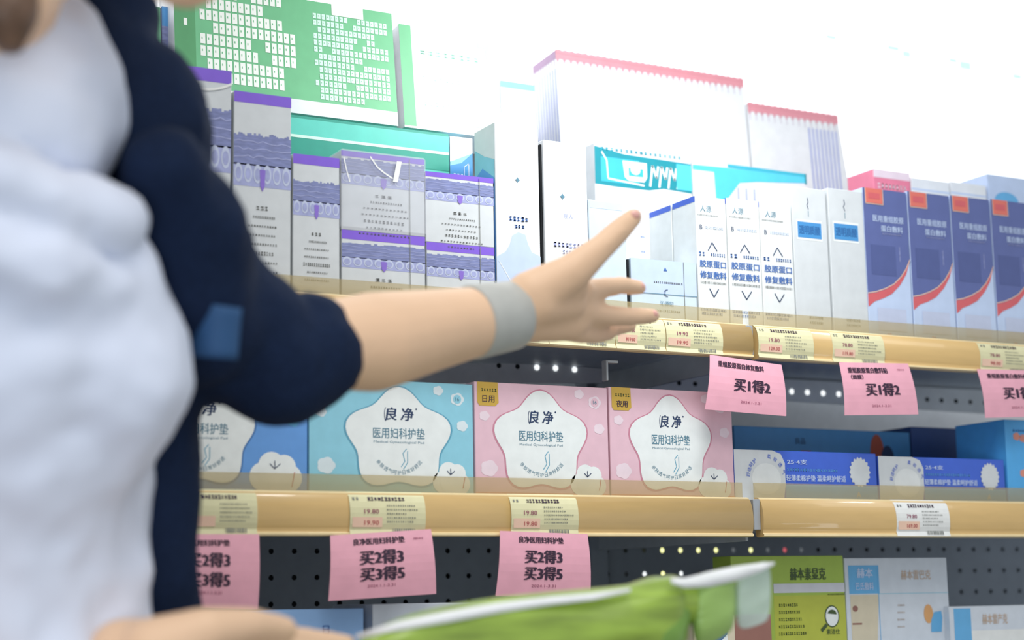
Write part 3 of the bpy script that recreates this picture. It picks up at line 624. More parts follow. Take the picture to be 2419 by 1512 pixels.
P.build('faint_print', lb)['kind'] = 'stuff'

# ------------------------------------------------------------------ lower shelf: pad boxes
def star_pts(cu, cv, r, n=60, k=.115):
    out = []
    for i in range(n):
        a = 2 * math.pi * i / n; rr = r * (1 + k * math.cos(5 * (a - math.pi / 2))) / (1 + k * .25)
        out.append((cu + rr * math.cos(a), cv + rr * math.sin(a)))
    return out
def cloud(p, cu, cv, r, m, l=1, n=30): p.poly([(cu + r * (1 + .16 * abs(math.cos(2.5 * 2 * math.pi * i / n))) * math.cos(2 * math.pi * i / n), cv + r * .85 * (1 + .16 * abs(math.cos(2.5 * 2 * math.pi * i / n))) * math.sin(2 * math.pi * i / n)) for i in range(n)], m, l)
def pad_box(xl, xr, xt, yt, label, m, edge, cl, sc, sx, cotton_k=1.0, gold=True, badge='日用'):
    c = Carton('pad_box', label, 'box', xl, xr, xt, yt, zB, .02, .08, m, 'cotton print pad boxes', yref=1040); W, H, p = c.W, c.H, c.p
    cu = W * sx; r = H * .43
    fx = sc
    pts = star_pts(0, 0, r); P2 = [(cu + x * fx, H * .48 + y) for x, y in pts]
    p.poly([(cu + (x - cu) * 1.035, H * .48 + (y - H * .48) * 1.035 - .0004) for x, y in P2], edge, 1); p.poly(P2, 'star_white', 2)
    # lettering: stylised two-character brand, product name, pictogram, curved line
    k = fx
    p.text('良', cu - .007 * k, H * .705, H * .115, 'ink_navy', width=.0105 * k, bold=.02, slant=.15); p.text('净', cu + .008 * k, H * .705, H * .115, 'ink_navy', width=.0115 * k, bold=.02, slant=.15); p.ell(cu + .0165 * k, H * .755, .0009, .0009, 'ink_navy', 3)
    p.line([(cu - .012 * k - .002 * math.cos(a), H * .70 + .007 * math.sin(a)) for a in np.linspace(-1.3, 1.3, 9)], .0007, 'ink_navy', 3)
    p.text('医用妇科护垫', cu, H * .535, H * .095, 'ink_teal', width=.049 * k, bold=.006); p.text('Medical Gynecological Pad', cu, H * .455, H * .026, 'ink_teal', width=.048 * k)
    p.line([(cu + .002, H * .24), (cu + .006, H * .29), (cu + .004, H * .36), (cu + .008, H * .40)], .0008, 'aqua_edge', 3); p.line([(cu + .0045, H * .22), (cu + .009, H * .28), (cu + .009, H * .38)], .0008, 'aqua_edge', 3)
    p.arc_text('亲肤透气呵护日常好舒适', cu, H * .45, H * .26, H * .038, 'ink_teal', math.pi * 1.20, math.pi * 1.80, flip=True)
    for (a, b_, q) in [(.07, .70, .045), (.93, .62, .05), (.10, .24, .075), (.78, .93, .045)]: cloud(p, W * a, H * b_, H * q, cl, 1)
    # cotton boll
    cx, cz, cr = W - H * .22 * cotton_k, H * .10, H * .135 * cotton_k
    for i, (a, b_, q) in enumerate([(-.65, .1, .75), (.65, .0, .7), (-.25, .75, .7), (.4, .7, .62), (0, .1, .9)]): p.ell(cx + cr * a, max(cz + cr * b_, cr * q + .0004), cr * q, cr * q * .98, 'star_white', 2 + i * .2)
    p.line([(cx - cr * .35, cz + cr * .85), (cx - cr * .1, cz + cr * .6), (cx + cr * .2, cz + cr * .85)], .0008, 'ink_navy', 5); p.line([(cx - cr * .08, cz + cr * .6), (cx - cr * .1, cz + cr * 1.0)], .0008, 'ink_navy', 5); p.line([(cx + cr * .95, cz + cr * .45), (cx + cr * .8, cz - cr * .3)], .0009, 'ink_red', 4)
    if gold:
        p.poly([(W * .02, H), (W * .17, H), (W * .175, H * .82), (W * .15, H * .79), (W * .035, H * .79), (W * .02, H * .82)], 'gold', 2); p.text(badge, W * .10, H * .85, H * .06, 'ink', bold=.01); p.glyphs(W * .05, W * .16, H * .93, H * .03, 'lime_ink', cw=.003)
        p.rect(0, W, 0, H * .03, 'orange_band', 1)
    cloud(p, W * .90, H * .86, H * .06, cl, 1); p.ell(W * .90, H * .86, H * .04, H * .04, m, 2); p.text('16', W * .90, H * .86, H * .035, 'ink_teal', 3)
    c.done(); return c
pad_box(230, 726, 600, 890, 'wide sky blue pad box beside the jacket, big cotton boll print', 'sky_blue', 'blue_edge', 'tab_blue', 1.08, .475, 1.3, False)
pad_box(730, 1118, 1000, 903, 'aqua pad box with white flower shape, under the sleeve cuff', 'aqua', 'aqua_edge', 'cloud_tint', 1.13, .535, 1.0, False)
pad_box(1122, 1437, 1280, 909, 'pink pad box with gold badge, next to the aqua box', 'rose', 'rose_edge', 'cloud_rose', 1.05, .485, 1.0, True, '日用')
pad_box(1441, 1731, 1580, 921, 'pink pad box with gold badge, next to the flat blue boxes', 'rose', 'rose_edge', 'cloud_rose', .99, .485, 1.0, True, '夜用')
for xl, xr, yt, lb in [(1735, 2071, 1062, 'flat royal blue box nearest the pink pad boxes'), (2076, 2373, 1078, 'flat royal blue box beside the bright blue carton')]:
    c = Carton('flat_blue_box', lb, 'box', xl, xr, xl + 20, yt, zB, .02, .10, 'royal_blue', 'flat royal blue boxes with white ends', yref=1120); W, H, p = c.W, c.H, c.p
    p.poly([(0, 0), (0, H), (W * .26, H), (W * .32, H * .93), (W * .345, H * .75), (W * .345, H * .3), (W * .33, 0)], 'grey_card', 1)
    p.ell(W * .215, H * .42, W * .1, H * .32, 'warm_white', 2); p.arc_text('舒适呵护', W * .215, H * .42, H * .46, H * .09, 'royal_blue', math.pi * .98, math.pi * .68); p.arc_text('柔软透气', W * .215, H * .42, H * .46, H * .09, 'royal_blue', math.pi * .5, math.pi * .05)
    p.text('25·4支', W * .43, H * .78, H * .10, 'pale_blue', width=W * .14, bold=.02); p.glyphs(W * .36, W * .72, H * .62, H * .05, 'tab_blue', cw=W * .018)
    p.text('轻薄柔棉护垫 温柔呵护舒适', W * .56, H * .45, H * .13, 'pale_blue', width=W * .42, bold=.015); p.rect(W * .345, W, H * .285, H * .31, 'tab_blue', 2); p.rect(W * .345, W, 0, H * .285, 'steel_blue', 2)
    p.poly([(W * .875 + W * .072 * (1 + .07 * math.cos(18 * a)) * math.cos(a), H * .60 + H * .30 * (1 + .07 * math.cos(18 * a)) * math.sin(a)) for a in np.linspace(0, 2 * math.pi, 109)[:-1]], 'grey_card', 3)
    p.text('A', W * .86, H * .13, H * .12, 'gold_ink'); c.done()
# dim boxes at the rear of the lower shelf
c = Carton('steel_blue_carton', 'wide steel blue carton in shadow behind the flat blue boxes', 'box', 1735, 2150, 1900, 1012, zB, .17, .08, 'steel_blue', yref=1050); W, H, p = c.W, c.H, c.p
p.text('护理', W * .57, H * .60, H * .2, 'ink_navy', bold=.03); p.text('良品', W * .36, H * .84, H * .08, 'ink_navy'); p.ell(W * .80, H * .72, W * .04, H * .24, 'logo_orange', 2); p.ell(W * .86, H * .62, W * .04, H * .2, 'ink_navy', 3); p.poly([(W * .36, H * .72), (W * .42, H * .72), (W * .39, H * .62)], 'logo_orange', 2); c.done()
c = Carton('dark_blue_carton', 'dark blue carton in shadow at the rear, next to bright blue carton', 'box', 2154, 2290, 2200, 1010, zB, .17, .08, 'navy_card', yref=1050); c.p.glyphs(c.W * .3, c.W * .7, c.H * .5, c.H * .1, 'steel_blue', cw=c.W * .1); c.done()
c = Carton('bright_blue_carton', 'bright blue carton at the end of the lower shelf, peach specks', 'box', 2378, 2560, 2400, 992, zB, .02, .085, 'bright_blue', yref=1080); W, H, p = c.W, c.H, c.p
for a, b_ in [(.14, .8), (.22, .78), (.2, .36), (.6, .6), (.8, .3)]: cloud(p, W * a, H * b_, H * .05, 'peach', 1)
p.glyphs(W * .1, W * .3, H * .87, H * .03, 'deep_blue', cw=W * .03); c.done()

# ------------------------------------------------------------------ bottom shelf
def low_box(name, label, xl, xr, xt, yt, Y, D, m, yref=None, **k): return Carton(name, label, 'box', xl, xr, xt, yt, zC, Y, D, m, yref=yref or yt + 60, **k)
c = low_box('green_product_carton', 'lime green carton with white band on the bottom shelf', 1728, 1994, 1860, 1313, .06, .035, 'lime'); W, H, p = c.W, c.H, c.p
def V(c, px, py): return c.uv(px, py)
u, v = V(c, 1908, 1356); p.text('赫本素显克', u, v, .0135, 'lime_ink', width=.050, bold=.02); _, v1 = V(c, 1900, 1378); _, v0 = V(c, 1900, 1400); p.rect(W * .36, W, v0, v1, 'band_grey', 2); p.rect(W * .36, W, 0, v0 - .003, 'olive_card', 0.5)
for k in range(5): a, b_ = V(c, 1840, 1430 + 17 * k); p.glyphs(a, a + .026 + .003 * k, b_, .0035, 'lime_ink', cw=.003)
a, b_ = V(c, 1965, 1456); p.ell(a, b_, .0105, .0125, 'lime_ink', 2); p.ell(a, b_, .009, .011, 'star_white', 3); p.ell(a, b_ + .002, .0065, .0055, 'lime_ink', 4, 14, 0, math.pi); p.line([(a - .008, b_ - .009), (a - .016, b_ - .016)], .004, 'lime_ink', 3)
a, b_ = V(c, 1968, 1492); p.text('素洁仕', a, b_, .006, 'lime_ink', bold=.01); a, b_ = V(c, 1975, 1404); p.glyphs(a - .012, a + .012, b_, .002, 'lime_ink', cw=.0015); c.done()
c = low_box('tube_carton', 'white carton with blue tab, cream photo and orange and blue leaf marks', 1997, 2239, 2100, 1318, .06, .07, 'pastel_white'); W, H, p = c.W, c.H, c.p
a0, b0 = V(c, 2003, 1336); a1, b1 = V(c, 2078, 1402); p.rect(a0, a1, b1, b0, 'tab_blue', 1); a, b_ = V(c, 2042, 1354); p.text('赫本', a, b_, .011, 'pale_blue', bold=.02); a, b_ = V(c, 2042, 1385); p.text('巴氏敷料', a, b_, .009, 'pale_blue', width=.026, bold=.01)
a0, b0 = V(c, 2008, 1406); a1, _ = V(c, 2076, 1406); p.poly([(a0, b0), (a1, b0), (a1 - .003, b0 - .03), (a1 - .008, 0), (a0, 0)], 'photo_cream', 1); a, b_ = V(c, 2020, 1438); p.ell(a, b_, .004, .0035, 'photo_brown', 2); a, b_ = V(c, 2020, 1474); p.rect(a - .004, a + .010, b_ - .001, b_ + .001, 'photo_brown', 2)
p.rect(a1 - .0008, a1, 0, b0 + .03, 'tab_blue', 2); a, b_ = V(c, 2163, 1358); p.text('赫本雷巴克', a, b_, .011, 'gold_ink', width=.045, bold=.005); a, b_ = V(c, 2100, 1403); p.rect(a1, W, b_, b_ + .0006, 'aqua', 2)
a, b_ = V(c, 2193, 1450); p.ell(a, b_, .007, .011, 'leaf_orange', 2); a, b_ = V(c, 2212, 1468); p.poly([(a - .009, b_ - .012), (a + .007, b_ - .012), (a + .009, b_ + .004), (a + .008, b_ + .012), (a - .003, b_ + .011), (a - .008, b_ + .002)], 'leaf_blue', 3)
for k in range(4): a, b_ = V(c, 2120, 1430 + 17 * k); p.glyphs(a, a + .012, b_, .002, 'gold_ink', cw=.0016)
c.done()
c = low_box('small_white_carton', 'low white carton with blue tab and gold lettering at the bottom corner', 2244, 2470, 2300, 1432, .05, .07, 'pastel_white', yref=1470); W, H, p = c.W, c.H, c.p
a0, b0 = V(c, 2252, 1438); a1, _ = V(c, 2292, 1438); p.rect(a0, a1, 0, b0, 'tab_blue', 1); a, b_ = V(c, 2350, 1462); p.text('赫本雷产克', a, b_, .012, 'gold_ink', width=.040, bold=.005); _, b_ = V(c, 2350, 1488); p.rect(a1, W, 0, b_, 'label_white', 1); c.done()
c = low_box('photo_carton', 'small carton with a brown skin photo, below the tip of the green pouch', 1640, 1822, 1760, 1452, .015, .03, 'photo_cream', yref=1490); W, H, p = c.W, c.H, c.p
p.rect(W * .52, W, 0, H, 'photo_brown', 1); p.poly([(W * .55, H * .99), (W * .70, H * .9), (W * .78, H * .7), (W * .9, H * .55), (W * .97, 0), (W * .52, 0)], 'peach', 0.9); p.poly([(0, H * .35), (W * .42, H * .85), (W * .42, 0), (0, 0)], 'deep_blue', 2); p.poly([(W * .1, H * .3), (W * .42, H * .7), (W * .42, 0), (W * .1, 0)], 'star_white', 3); c.done()
c = low_box('blue_low_box', 'light blue box below the wrist of the lower hand, blue characters', 578, 859, 700, 1440, .015, .10, 'pastel_blue', yref=1470); W, H, p = c.W, c.H, c.p
a, b_ = V(c, 664, 1490); p.text('润肤', a, b_, .013, 'ink_blue', width=.028, bold=.01); a, b_ = V(c, 770, 1488); p.text('日', a, b_, .008, 'ink_blue', bold=.01); a, b_ = V(c, 768, 1502); p.text('用', a, b_, .006, 'ink_blue'); c.done()
c = low_box('white_low_box', 'pale box beside the light blue one, blue characters, below pink sign', 880, 1163, 1000, 1425, .015, .10, 'pastel_white', yref=1460); W, H, p = c.W, c.H, c.p
a, b_ = V(c, 992, 1478); p.text('医形', a, b_, .013, 'ink_blue', width=.030, bold=.01); a, b_ = V(c, 1077, 1462); p.text('日', a, b_, .008, 'ink_blue', bold=.01); c.done()

# ------------------------------------------------------------------ the shopper
def capsule(bm, p, q, r1, r2, seg=20):
    """tapered limb piece with round ends"""
    p, q = Vector(p), Vector(q); d = q - p; L = d.length
    if L < 1e-6: d = Vector((0, 0, 1)); L = 1e-6
    rot = d.to_track_quat('Z', 'Y').to_matrix().to_4x4(); rings = []
    prof = [(-r1 * math.cos(a), r1 * math.sin(a)) for a in np.linspace(.12, math.pi / 2, 6)] + [(L + r2 * math.sin(a), r2 * math.cos(a)) for a in np.linspace(0, math.pi / 2 - .12, 6)]
    T = Matrix.Translation(p) @ rot
    for z, r in prof: rings.append([bm.verts.new(T @ Vector((r * math.cos(2 * math.pi * k / seg), r * math.sin(2 * math.pi * k / seg), z))) for k in range(seg)])
    for a, b in zip(rings[:-1], rings[1:]):
        for k in range(seg): bm.faces.new((a[k], a[(k + 1) % seg], b[(k + 1) % seg], b[k]))
    bm.faces.new(list(reversed(rings[0]))); bm.faces.new(rings[-1])
def chain(bm, pts):
    for a, b in zip(pts[:-1], pts[1:]): capsule(bm, a[0], b[0], a[1], b[1])
def ellipsoid(bm, c, rx, ry, rz, rot=None):
    """radii along camera right, up, depth axes of the figure"""
    m = Matrix.Identity(4); ax = (Vector((RIGHT.x, RIGHT.y, 0)).normalized(), Vector((0, 0, 1)), Vector((FWD.x, FWD.y, 0)).normalized())
    for i, (a, s_) in enumerate(zip(ax, (rx, ry, rz))):
        for j in range(3): m[j][i] = a[j] * s_
    m.translation = c
    bmesh.ops.create_uvsphere(bm, u_segments=36, v_segments=20, radius=1, matrix=m)
def fuse(name, bm, m, parent, voxel=.005, smooth=6, fold=None, shrink=0):
    me = bpy.data.meshes.new(name); bmesh.ops.recalc_face_normals(bm, faces=bm.faces[:]); bm.to_mesh(me); bm.free()
    o = bpy.data.objects.new(name, me); C.objects.link(o)
    r = o.modifiers.new('r', 'REMESH'); r.mode = 'VOXEL'; r.voxel_size = voxel; r.use_smooth_shade = True
    s_ = o.modifiers.new('s', 'SMOOTH'); s_.factor = .5; s_.iterations = smooth
    if fold:
        for i, (size, st) in enumerate(fold):
            t = bpy.data.textures.new('fold%d' % i, 'CLOUDS'); t.noise_scale = size; t.noise_depth = 2
            d_ = o.modifiers.new('d%d' % i, 'DISPLACE'); d_.texture = t; d_.strength = st; d_.mid_level = .5; d_.texture_coords = 'GLOBAL'
    dg = bpy.context.evaluated_depsgraph_get(); n = bpy.data.meshes.new_from_object(o.evaluated_get(dg))
    bpy.data.objects.remove(o); bpy.data.meshes.remove(me)
    n.materials.clear(); n.materials.append(MATS[m]); n.name = name
    for p_ in n.polygons: p_.use_smooth = True
    o = bpy.data.objects.new(name, n); C.objects.link(o); o.parent = parent
    return o
K = lambda x, y, d, r: (dep(x, y, d), r)
foot = dep(-140, 900, 1.14); foot = Vector((foot.x, foot.y, 0))
person = empty('person', (0, 0, 0)); tag(person, 'person in navy jacket over white blouse, reaching along the upper shelf with one arm', 'person')
bm = bmesh.new()
# torso, neck and head
hipc = Vector((foot.x, foot.y, .86))
chain(bm, [(hipc, .13), (Vector((foot.x, foot.y, 1.02)), .115), (dep(-110, 300, 1.12), .095)])
chain(bm, [(dep(-110, 300, 1.12), .09), K(-75, 60, 1.09, .075), K(-30, -20, 1.02, .040), K(60, -260, 1.06, .045)])
ellipsoid(bm, dep(150, -430, 1.08), .078, .105, .092)
chain(bm, [K(220, -320, 1.06, .058), K(350, -200, 1.045, .043), K(436, -95, 1.04, .030)])
chain(bm, [K(330, -420, 1.02, .02), K(440, -330, 1.0, .011)]); chain(bm, [K(440, -330, 1.0, .012), K(445, -320, 1.0, .010)])
ellipsoid(bm, dep(60, -400, .985), .012, .026, .016)
# shoulders and the reaching arm
chain(bm, [K(-75, 90, 1.10, .06), K(115, 90, 1.18, .045), K(290, 340, 1.165, .034), K(395, 560, 1.178, .032), K(530, 740, 1.195, .032), K(645, 850, 1.215, .030), K(740, 820, 1.245, .033), K(830, 812, 1.27, .036), K(880, 808, 1.285, .0385), K(1010, 782, 1.33, .033), K(1150, 755, 1.38, .0275), K(1200, 747, 1.395, .026)])
# palm
for a in [(1372, 690, 1.445, .0125), (1374, 730, 1.45, .0125), (1362, 760, 1.45, .012), (1345, 776, 1.445, .011)]: chain(bm, [K(1205, 740 + (a[1] - 730) * .3, 1.395, .021), K(*a)])
chain(bm, [K(1260, 715, 1.40, .022), K(1340, 715, 1.43, .016)])
# fingers
chain(bm, [K(1368, 694, 1.445, .0115), K(1420, 680, 1.470, .0092), K(1468, 674, 1.495, .0082), K(1510, 680, 1.515, .0070)])
chain(bm, [K(1374, 736, 1.45, .0112), K(1436, 746, 1.480, .0096), K(1492, 748, 1.508, .0086), K(1542, 746, 1.53, .0072)])
chain(bm, [K(1362, 766, 1.455, .0105), K(1412, 776, 1.500, .0088), K(1452, 774, 1.535, .0080), K(1488, 768, 1.560, .0070)])
chain(bm, [K(1345, 780, 1.445, .010), K(1385, 790, 1.475, .0085), K(1415, 792, 1.50, .0075), K(1442, 786, 1.52, .0067)])
chain(bm, [K(1255, 700, 1.40, .022), K(1345, 648, 1.405, .0165), K(1420, 585, 1.415, .0115), K(1462, 545, 1.425, .0105), K(1497, 512, 1.435, .0082)])
chain(bm, [K(1270, 705, 1.405, .020), K(1350, 672, 1.42, .015)])
# the other arm and hand holding the pouch
chain(bm, [K(-75, 90, 1.10, .06), K(-560, 100, 1.08, .05), K(-620, 700, .98, .043), K(-480, 1330, .90, .04), K(-100, 1740, .97, .034), K(200, 1680, 1.05, .026), K(300, 1620, 1.06, .027)])
for a in [(520, 1508, 1.10, .014), (530, 1545, 1.09, .0135), (525, 1580, 1.085, .013), (505, 1610, 1.085, .012)]: chain(bm, [K(290, 1560 + (a[1] - 1550) * .4, 1.06, .022), K(*a)])
chain(bm, [K(520, 1503, 1.10, .0125), K(640, 1508, 1.13, .0105), K(730, 1516, 1.165, .0095), K(815, 1524, 1.19, .008)])
chain(bm, [K(530, 1545, 1.09, .0125), K(655, 1560, 1.12, .0105), K(760, 1572, 1.155, .0095), K(845, 1580, 1.185, .008)])
chain(bm, [K(525, 1585, 1.085, .012), K(645, 1610, 1.115, .010), K(740, 1625, 1.15, .009), K(820, 1632, 1.18, .008)])
chain(bm, [K(505, 1615, 1.085, .011), K(600, 1650, 1.11, .009), K(680, 1670, 1.14, .008), K(740, 1680, 1.16, .007)])
chain(bm, [K(360, 1540, 1.05, .022), K(480, 1492, 1.055, .0155), K(585, 1478, 1.085, .012), K(670, 1488, 1.12, .0095)])
# legs and feet
side = Vector((RIGHT.x, RIGHT.y, 0)).normalized(); toward = -Vector((FWD.x, FWD.y, 0)).normalized()
for s_ in (-1, 1):
    h = hipc + side * (.085 * s_); k_ = Vector((h.x, h.y, .47)) + toward * .015; an = Vector((h.x, h.y, .09)) - toward * .01
    chain(bm, [(h, .078), (k_, .052), (an, .036), (Vector((an.x, an.y, .045)) + toward * .10, .03)])
body = fuse('body', bm, 'skin', person, .0034, 5)
# face
for nm_, rad, off, m_ in (('eye', .0105, 0, 'eye'), ('iris', .0055, .0075, 'iris')):
    for x, d_ in ((262, 1.005), (352, 1.012)):
        e = bmesh.new(); bmesh.ops.create_uvsphere(e, u_segments=16, v_segments=10, radius=rad, matrix=Matrix.Translation(dep(x, -440, d_) - FWD * off * .8 + RIGHT * off * .5 - UP * off * .2))
        me = bpy.data.meshes.new(nm_); e.to_mesh(me); e.free(); me.materials.append(MATS[m_]); o = bpy.data.objects.new(nm_, me); C.objects.link(o); o.parent = person
bm = bmesh.new(); chain(bm, [K(400, -208, 1.006, .006), K(450, -214, 1.014, .005)]); fuse('mouth', bm, 'lip', person, .002, 2)
# hair
bm = bmesh.new(); ellipsoid(bm, dep(95, -505, 1.115), .100, .110, .105); chain(bm, [K(60, -760, 1.06, .03), K(200, -720, 1.02, .02), K(330, -640, 1.03, .014)]); chain(bm, [K(-40, -480, 1.10, .06), K(-120, -250, 1.12, .05), K(-140, -60, 1.12, .035)]); chain(bm, [K(-20, -420, 1.02, .04), K(-10, -150, .985, .026), K(10, 30, .968, .020), K(25, 95, .966, .010)])
fuse('hair', bm, 'hair', person, .006, 4, [(.02, .006)])
# finger nails
for x, y, d_, r in [(1500, 508, 1.428, .0045), (1513, 676, 1.510, .0038), (1545, 741, 1.524, .0038), (1490, 762, 1.555, .0036), (1443, 782, 1.514, .0035)]:
    n_ = bmesh.new(); bmesh.ops.create_uvsphere(n_, u_segments=12, v_segments=8, radius=1, matrix=Matrix.Translation(dep(x, y, d_)) @ Matrix.Diagonal((r, r * .8, r * .9, 1)))
    me = bpy.data.meshes.new('fingernail'); n_.to_mesh(me); n_.free(); me.materials.append(MATS['nail']); o = bpy.data.objects.new('fingernail', me); C.objects.link(o); o.parent = person
# blouse with big soft folds
bm = bmesh.new()
ellipsoid(bm, dep(-185, 240, 1.09), .128, .125, .105)
ellipsoid(bm, dep(-75, 870, 1.09), .140, .130, .120)
chain(bm, [(dep(-120, 1150, 1.12), .137), (dep(-130, 1400, 1.12), .134), (Vector((foot.x, foot.y, .90)), .145)])
chain(bm, [K(-120, 300, 1.12, .11), K(-120, 900, 1.12, .11)])
for y0, x1, d_ in [(470, 330, .998), (640, 330, .988)]: chain(bm, [K(-100, y0 - 60, d_, .022), K(120, y0 + 10, d_ + .01, .022), K(250, y0 + 60, d_ + .05, .018)])
blouse = fuse('blouse', bm, 'blouse', person, .006, 5, [(.10, .036), (.045, .007)])
# open navy jacket
bm = bmesh.new()
chain(bm, [K(115, 60, 1.17, .062), K(285, 330, 1.155, .052), K(395, 560, 1.17, .045), K(520, 730, 1.19, .048), K(648, 862, 1.215, .045), K(728, 838, 1.243, .0445)])
capsule(bm, dep(500, 800, 1.20), dep(640, 860, 1.21), .046, .040)
chain(bm, [K(385, 400, 1.085, .028), K(440, 520, 1.12, .04), K(470, 760, 1.16, .045)])
chain(bm, [K(190, 200, 1.18, .06), K(210, 420, 1.18, .06), K(300, 600, 1.18, .05)])
chain(bm, [K(300, 300, 1.17, .06), K(325, 850, 1.19, .046), K(345, 1200, 1.19, .038), K(345, 1600, 1.19, .038), (Vector((foot.x, foot.y, .84)) + side * .155, .035)])
chain(bm, [K(0, 200, 1.22, .08), K(60, 900, 1.24, .07), K(60, 1600, 1.24, .07), (Vector((foot.x, foot.y, .84)) - toward * .1, .07)])
chain(bm, [K(-300, 200, 1.22, .08), K(-350, 900, 1.24, .07), (Vector((foot.x, foot.y, .84)) - toward * .1 - side * .1, .07)])
chain(bm, [K(-560, 100, 1.09, .066), K(-620, 700, .98, .054), K(-480, 1300, .905, .048)])
chain(bm, [K(150, 40, 1.18, .064), K(-100, 0, 1.20, .06), K(-560, 100, 1.10, .064)])
chain(bm, [K(-420, 300, 1.05, .03), K(-420, 900, 1.04, .035), K(-400, 1600, 1.06, .035)])
jacket = fuse('jacket', bm, 'jacket', person, .006, 5, [(.05, .012)])
# dim blue pocket patch on the jacket
def surf_patch(name, quad, d_, m, parent, N=6):
    vs = []
    for t in (0, .003):
        for j in range(N + 1):
            for i in range(N + 1):
                u, v = i / N, j / N; a = [quad[0][k] * (1 - u) * (1 - v) + quad[1][k] * u * (1 - v) + quad[2][k] * u * v + quad[3][k] * (1 - u) * v for k in (0, 1)]
                vs.append(dep(a[0], a[1], d_ + t - .010 * math.sin(math.pi * u)))
    K_ = (N + 1) ** 2; fs = []
    for j in range(N):
        for i in range(N): q = j * (N + 1) + i; fs += [[q, q + 1, q + N + 2, q + N + 1], [K_ + q, K_ + q + N + 1, K_ + q + N + 2, K_ + q + 1]]
    for i in range(N): fs += [[i, K_ + i, K_ + i + 1, i + 1], [i + N * (N + 1), i + 1 + N * (N + 1), K_ + i + 1 + N * (N + 1), K_ + i + N * (N + 1)], [i * (N + 1), (i + 1) * (N + 1), K_ + (i + 1) * (N + 1), K_ + i * (N + 1)], [i * (N + 1) + N, K_ + i * (N + 1) + N, K_ + (i + 1) * (N + 1) + N, (i + 1) * (N + 1) + N]]
    return mesh_obj(name, vs, fs, m, parent, smooth=True)
o = surf_patch('jacket_pocket', [(452, 712), (572, 728), (562, 850), (448, 842)], 1.118, 'jacket_blue', person); o['label'] = 'dim blue patch on the jacket below the sleeve'
# trousers and shoes
bm = bmesh.new(); ellipsoid(bm, hipc, .165, .13, .13)
for s_ in (-1, 1):
    h = hipc + side * (.085 * s_); k_ = Vector((h.x, h.y, .47)) + toward * .015; an = Vector((h.x, h.y, .10)) - toward * .01
    chain(bm, [(h, .09), (k_, .068), (an, .055)])
fuse('trousers', bm, 'trousers', person, .008, 4, [(.06, .01)])
for s_ in (-1, 1):
    b_ = bmesh.new(); h = hipc + side * (.085 * s_); chain(b_, [(Vector((h.x, h.y, .045)) - toward * .04, .042), (Vector((h.x, h.y, .04)) + toward * .13, .036)])
    fuse('shoe', b_, 'shoe', person, .006, 3)
# pale wristband
wr = [dep(1112, 762, 1.366), dep(1212, 744, 1.399)]; d_ = (wr[1] - wr[0]); T = Matrix.Translation(wr[0]) @ d_.to_track_quat('Z', 'Y').to_matrix().to_4x4(); n = 32; vs, fs = [], []
rr = [(0, .0292), (.05, .0306), (.95, .0288), (1, .0274), (1, .025), (0, .0265)]
for z, r in rr: vs += [T @ Vector((r * math.cos(2 * math.pi * k / n), r * math.sin(2 * math.pi * k / n), z * d_.length)) for k in range(n)]
for a in range(len(rr)):
    b_ = (a + 1) % len(rr)
    for k in range(n): fs.append([a * n + k, a * n + (k + 1) % n, b_ * n + (k + 1) % n, b_ * n + k])
o = mesh_obj('wristband', vs, fs, 'wristband', person, smooth=True); o['label'] = 'pale grey band round the wrist'

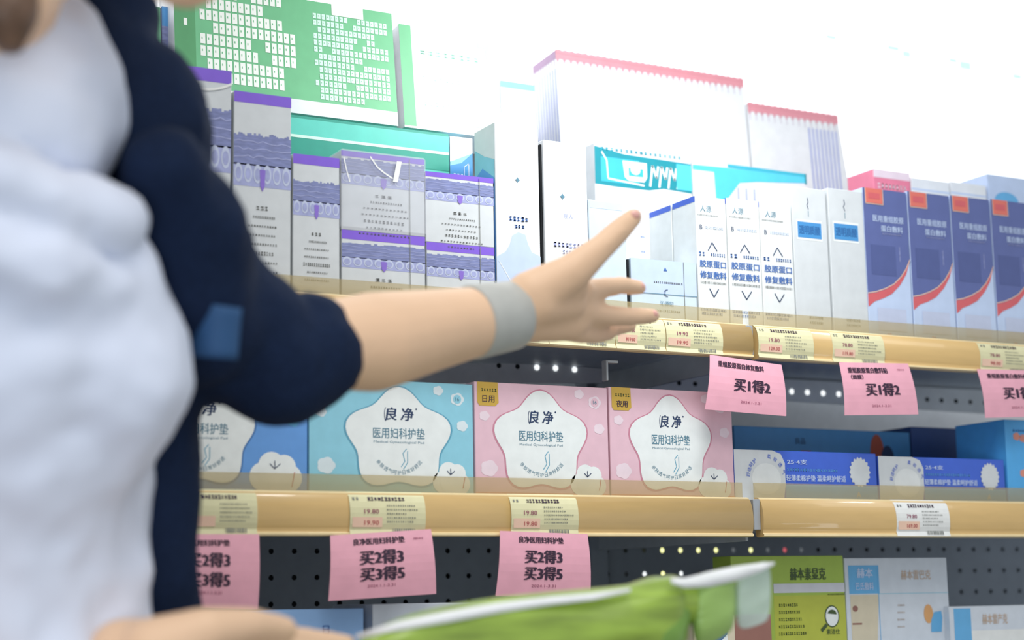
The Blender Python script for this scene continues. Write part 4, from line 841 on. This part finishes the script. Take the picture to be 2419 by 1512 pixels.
# ------------------------------------------------------------------ green film pouch held in the lower hand
pouch = empty('green_pouch', tuple(dep(1300, 1500, 1.27))); tag(pouch, 'glossy green film pouch held in the lower hand, its clear end beside the lime carton', 'bag')
O = dep(1300, 1500, 1.27)
SEC = [(800, 1600, 1.18, .010, .010), (860, 1585, 1.19, .026, .018), (960, 1572, 1.20, .036, .026), (1100, 1560, 1.22, .043, .032), (1250, 1545, 1.24, .045, .034), (1400, 1525, 1.26, .042, .032), (1500, 1505, 1.27, .038, .028), (1560, 1480, 1.28, .038, .024), (1630, 1452, 1.29, .032, .020), (1700, 1430, 1.30, .026, .014), (1740, 1418, 1.305, .023, .010)]
def loft(secs, m, name, n=32, wob=.0012, smooth=True):
    vs, fs = [], []
    for i, (x, y, d_, h_, t_) in enumerate(secs):
        c_ = dep(x, y, d_)
        for k in range(n):
            a = 2 * math.pi * k / n; sq = lambda q, e_: math.copysign(abs(q) ** e_, q)
            w_ = wob * math.sin(i * 2.1 + k * 1.7) + wob * math.sin(k * .9 - i)
            vs.append(c_ + UP * (h_ * sq(math.sin(a), .8) + w_) - FWD * (t_ * sq(math.cos(a), .8) + w_) - O)
    for i in range(len(secs) - 1):
        for k in range(n): fs.append([i * n + k, (i + 1) * n + k, (i + 1) * n + (k + 1) % n, i * n + (k + 1) % n])
    fs += [list(range(n)), list(range(len(secs) * n - 1, (len(secs) - 1) * n - 1, -1))]
    o = mesh_obj(name, vs, fs, m, pouch, smooth=smooth)
    if smooth: s_ = o.modifiers.new('s', 'SUBSURF'); s_.levels = 2; s_.render_levels = 2
    return o
loft(SEC[:9], 'pouch_green', 'pouch_body'); loft(SEC[8:], 'pouch_pale', 'pale_pouch_end')
loft([(1735, 1419, 1.305, .023, .010), (1770, 1412, 1.308, .024, .006), (1800, 1400, 1.31, .0245, .003), (1822, 1394, 1.312, .023, .0015)], 'pouch_film', 'clear_end', wob=.0006)
# sealed fin along the top edge, with its gloss highlight put in as white
def ribbon(name, top, d0, m, hgt, parent=pouch):
    vs, fs = [], []
    for (x, y, d_, hh) in top:
        a = dep(x, y, d_) - O; b_ = dep(x, y + hh, d_ - .004) - O
        vs += [a, b_, b_ + FWD * .0016, a + FWD * .0016]
    for i in range(len(top) - 1):
        q = 4 * i
        for k in range(4): fs.append([q + k, q + (k + 1) % 4, q + 4 + (k + 1) % 4, q + 4 + k])
    fs += [[0, 3, 2, 1], [4 * len(top) - 4, 4 * len(top) - 3, 4 * len(top) - 2, 4 * len(top) - 1]]
    return mesh_obj(name, vs, fs, m, parent, smooth=True)
ribbon('film_seam_gloss', [(840, 1500, 1.19, 10), (940, 1468, 1.185, 22), (1050, 1446, 1.19, 26), (1180, 1424, 1.21, 24), (1300, 1410, 1.225, 20), (1400, 1402, 1.235, 16), (1490, 1390, 1.25, 8)], 0, 'pouch_white', .004)
ribbon('film_seam_gloss', [(1585, 1366, 1.262, 12), (1620, 1366, 1.27, 24), (1680, 1350, 1.285, 36), (1740, 1338, 1.295, 34), (1800, 1330, 1.305, 20), (1830, 1328, 1.31, 6)], 0, 'pouch_white', .004)
bm = bmesh.new(); chain(bm, [K(1600, 1425, 1.284, .013), K(1590, 1460, 1.280, .014), K(1560, 1510, 1.272, .018)])
fuse('dark_green_print', bm, 'pouch_dark', pouch, .003, 10).location = -O
# green head of the pouch bulging at the middle
bm = bmesh.new(); chain(bm, [K(1470, 1450, 1.272, .020), K(1550, 1422, 1.282, .020), K(1620, 1422, 1.293, .018)]); fuse('pouch_bulge', bm, 'pouch_green', pouch, .003, 8).location = -O
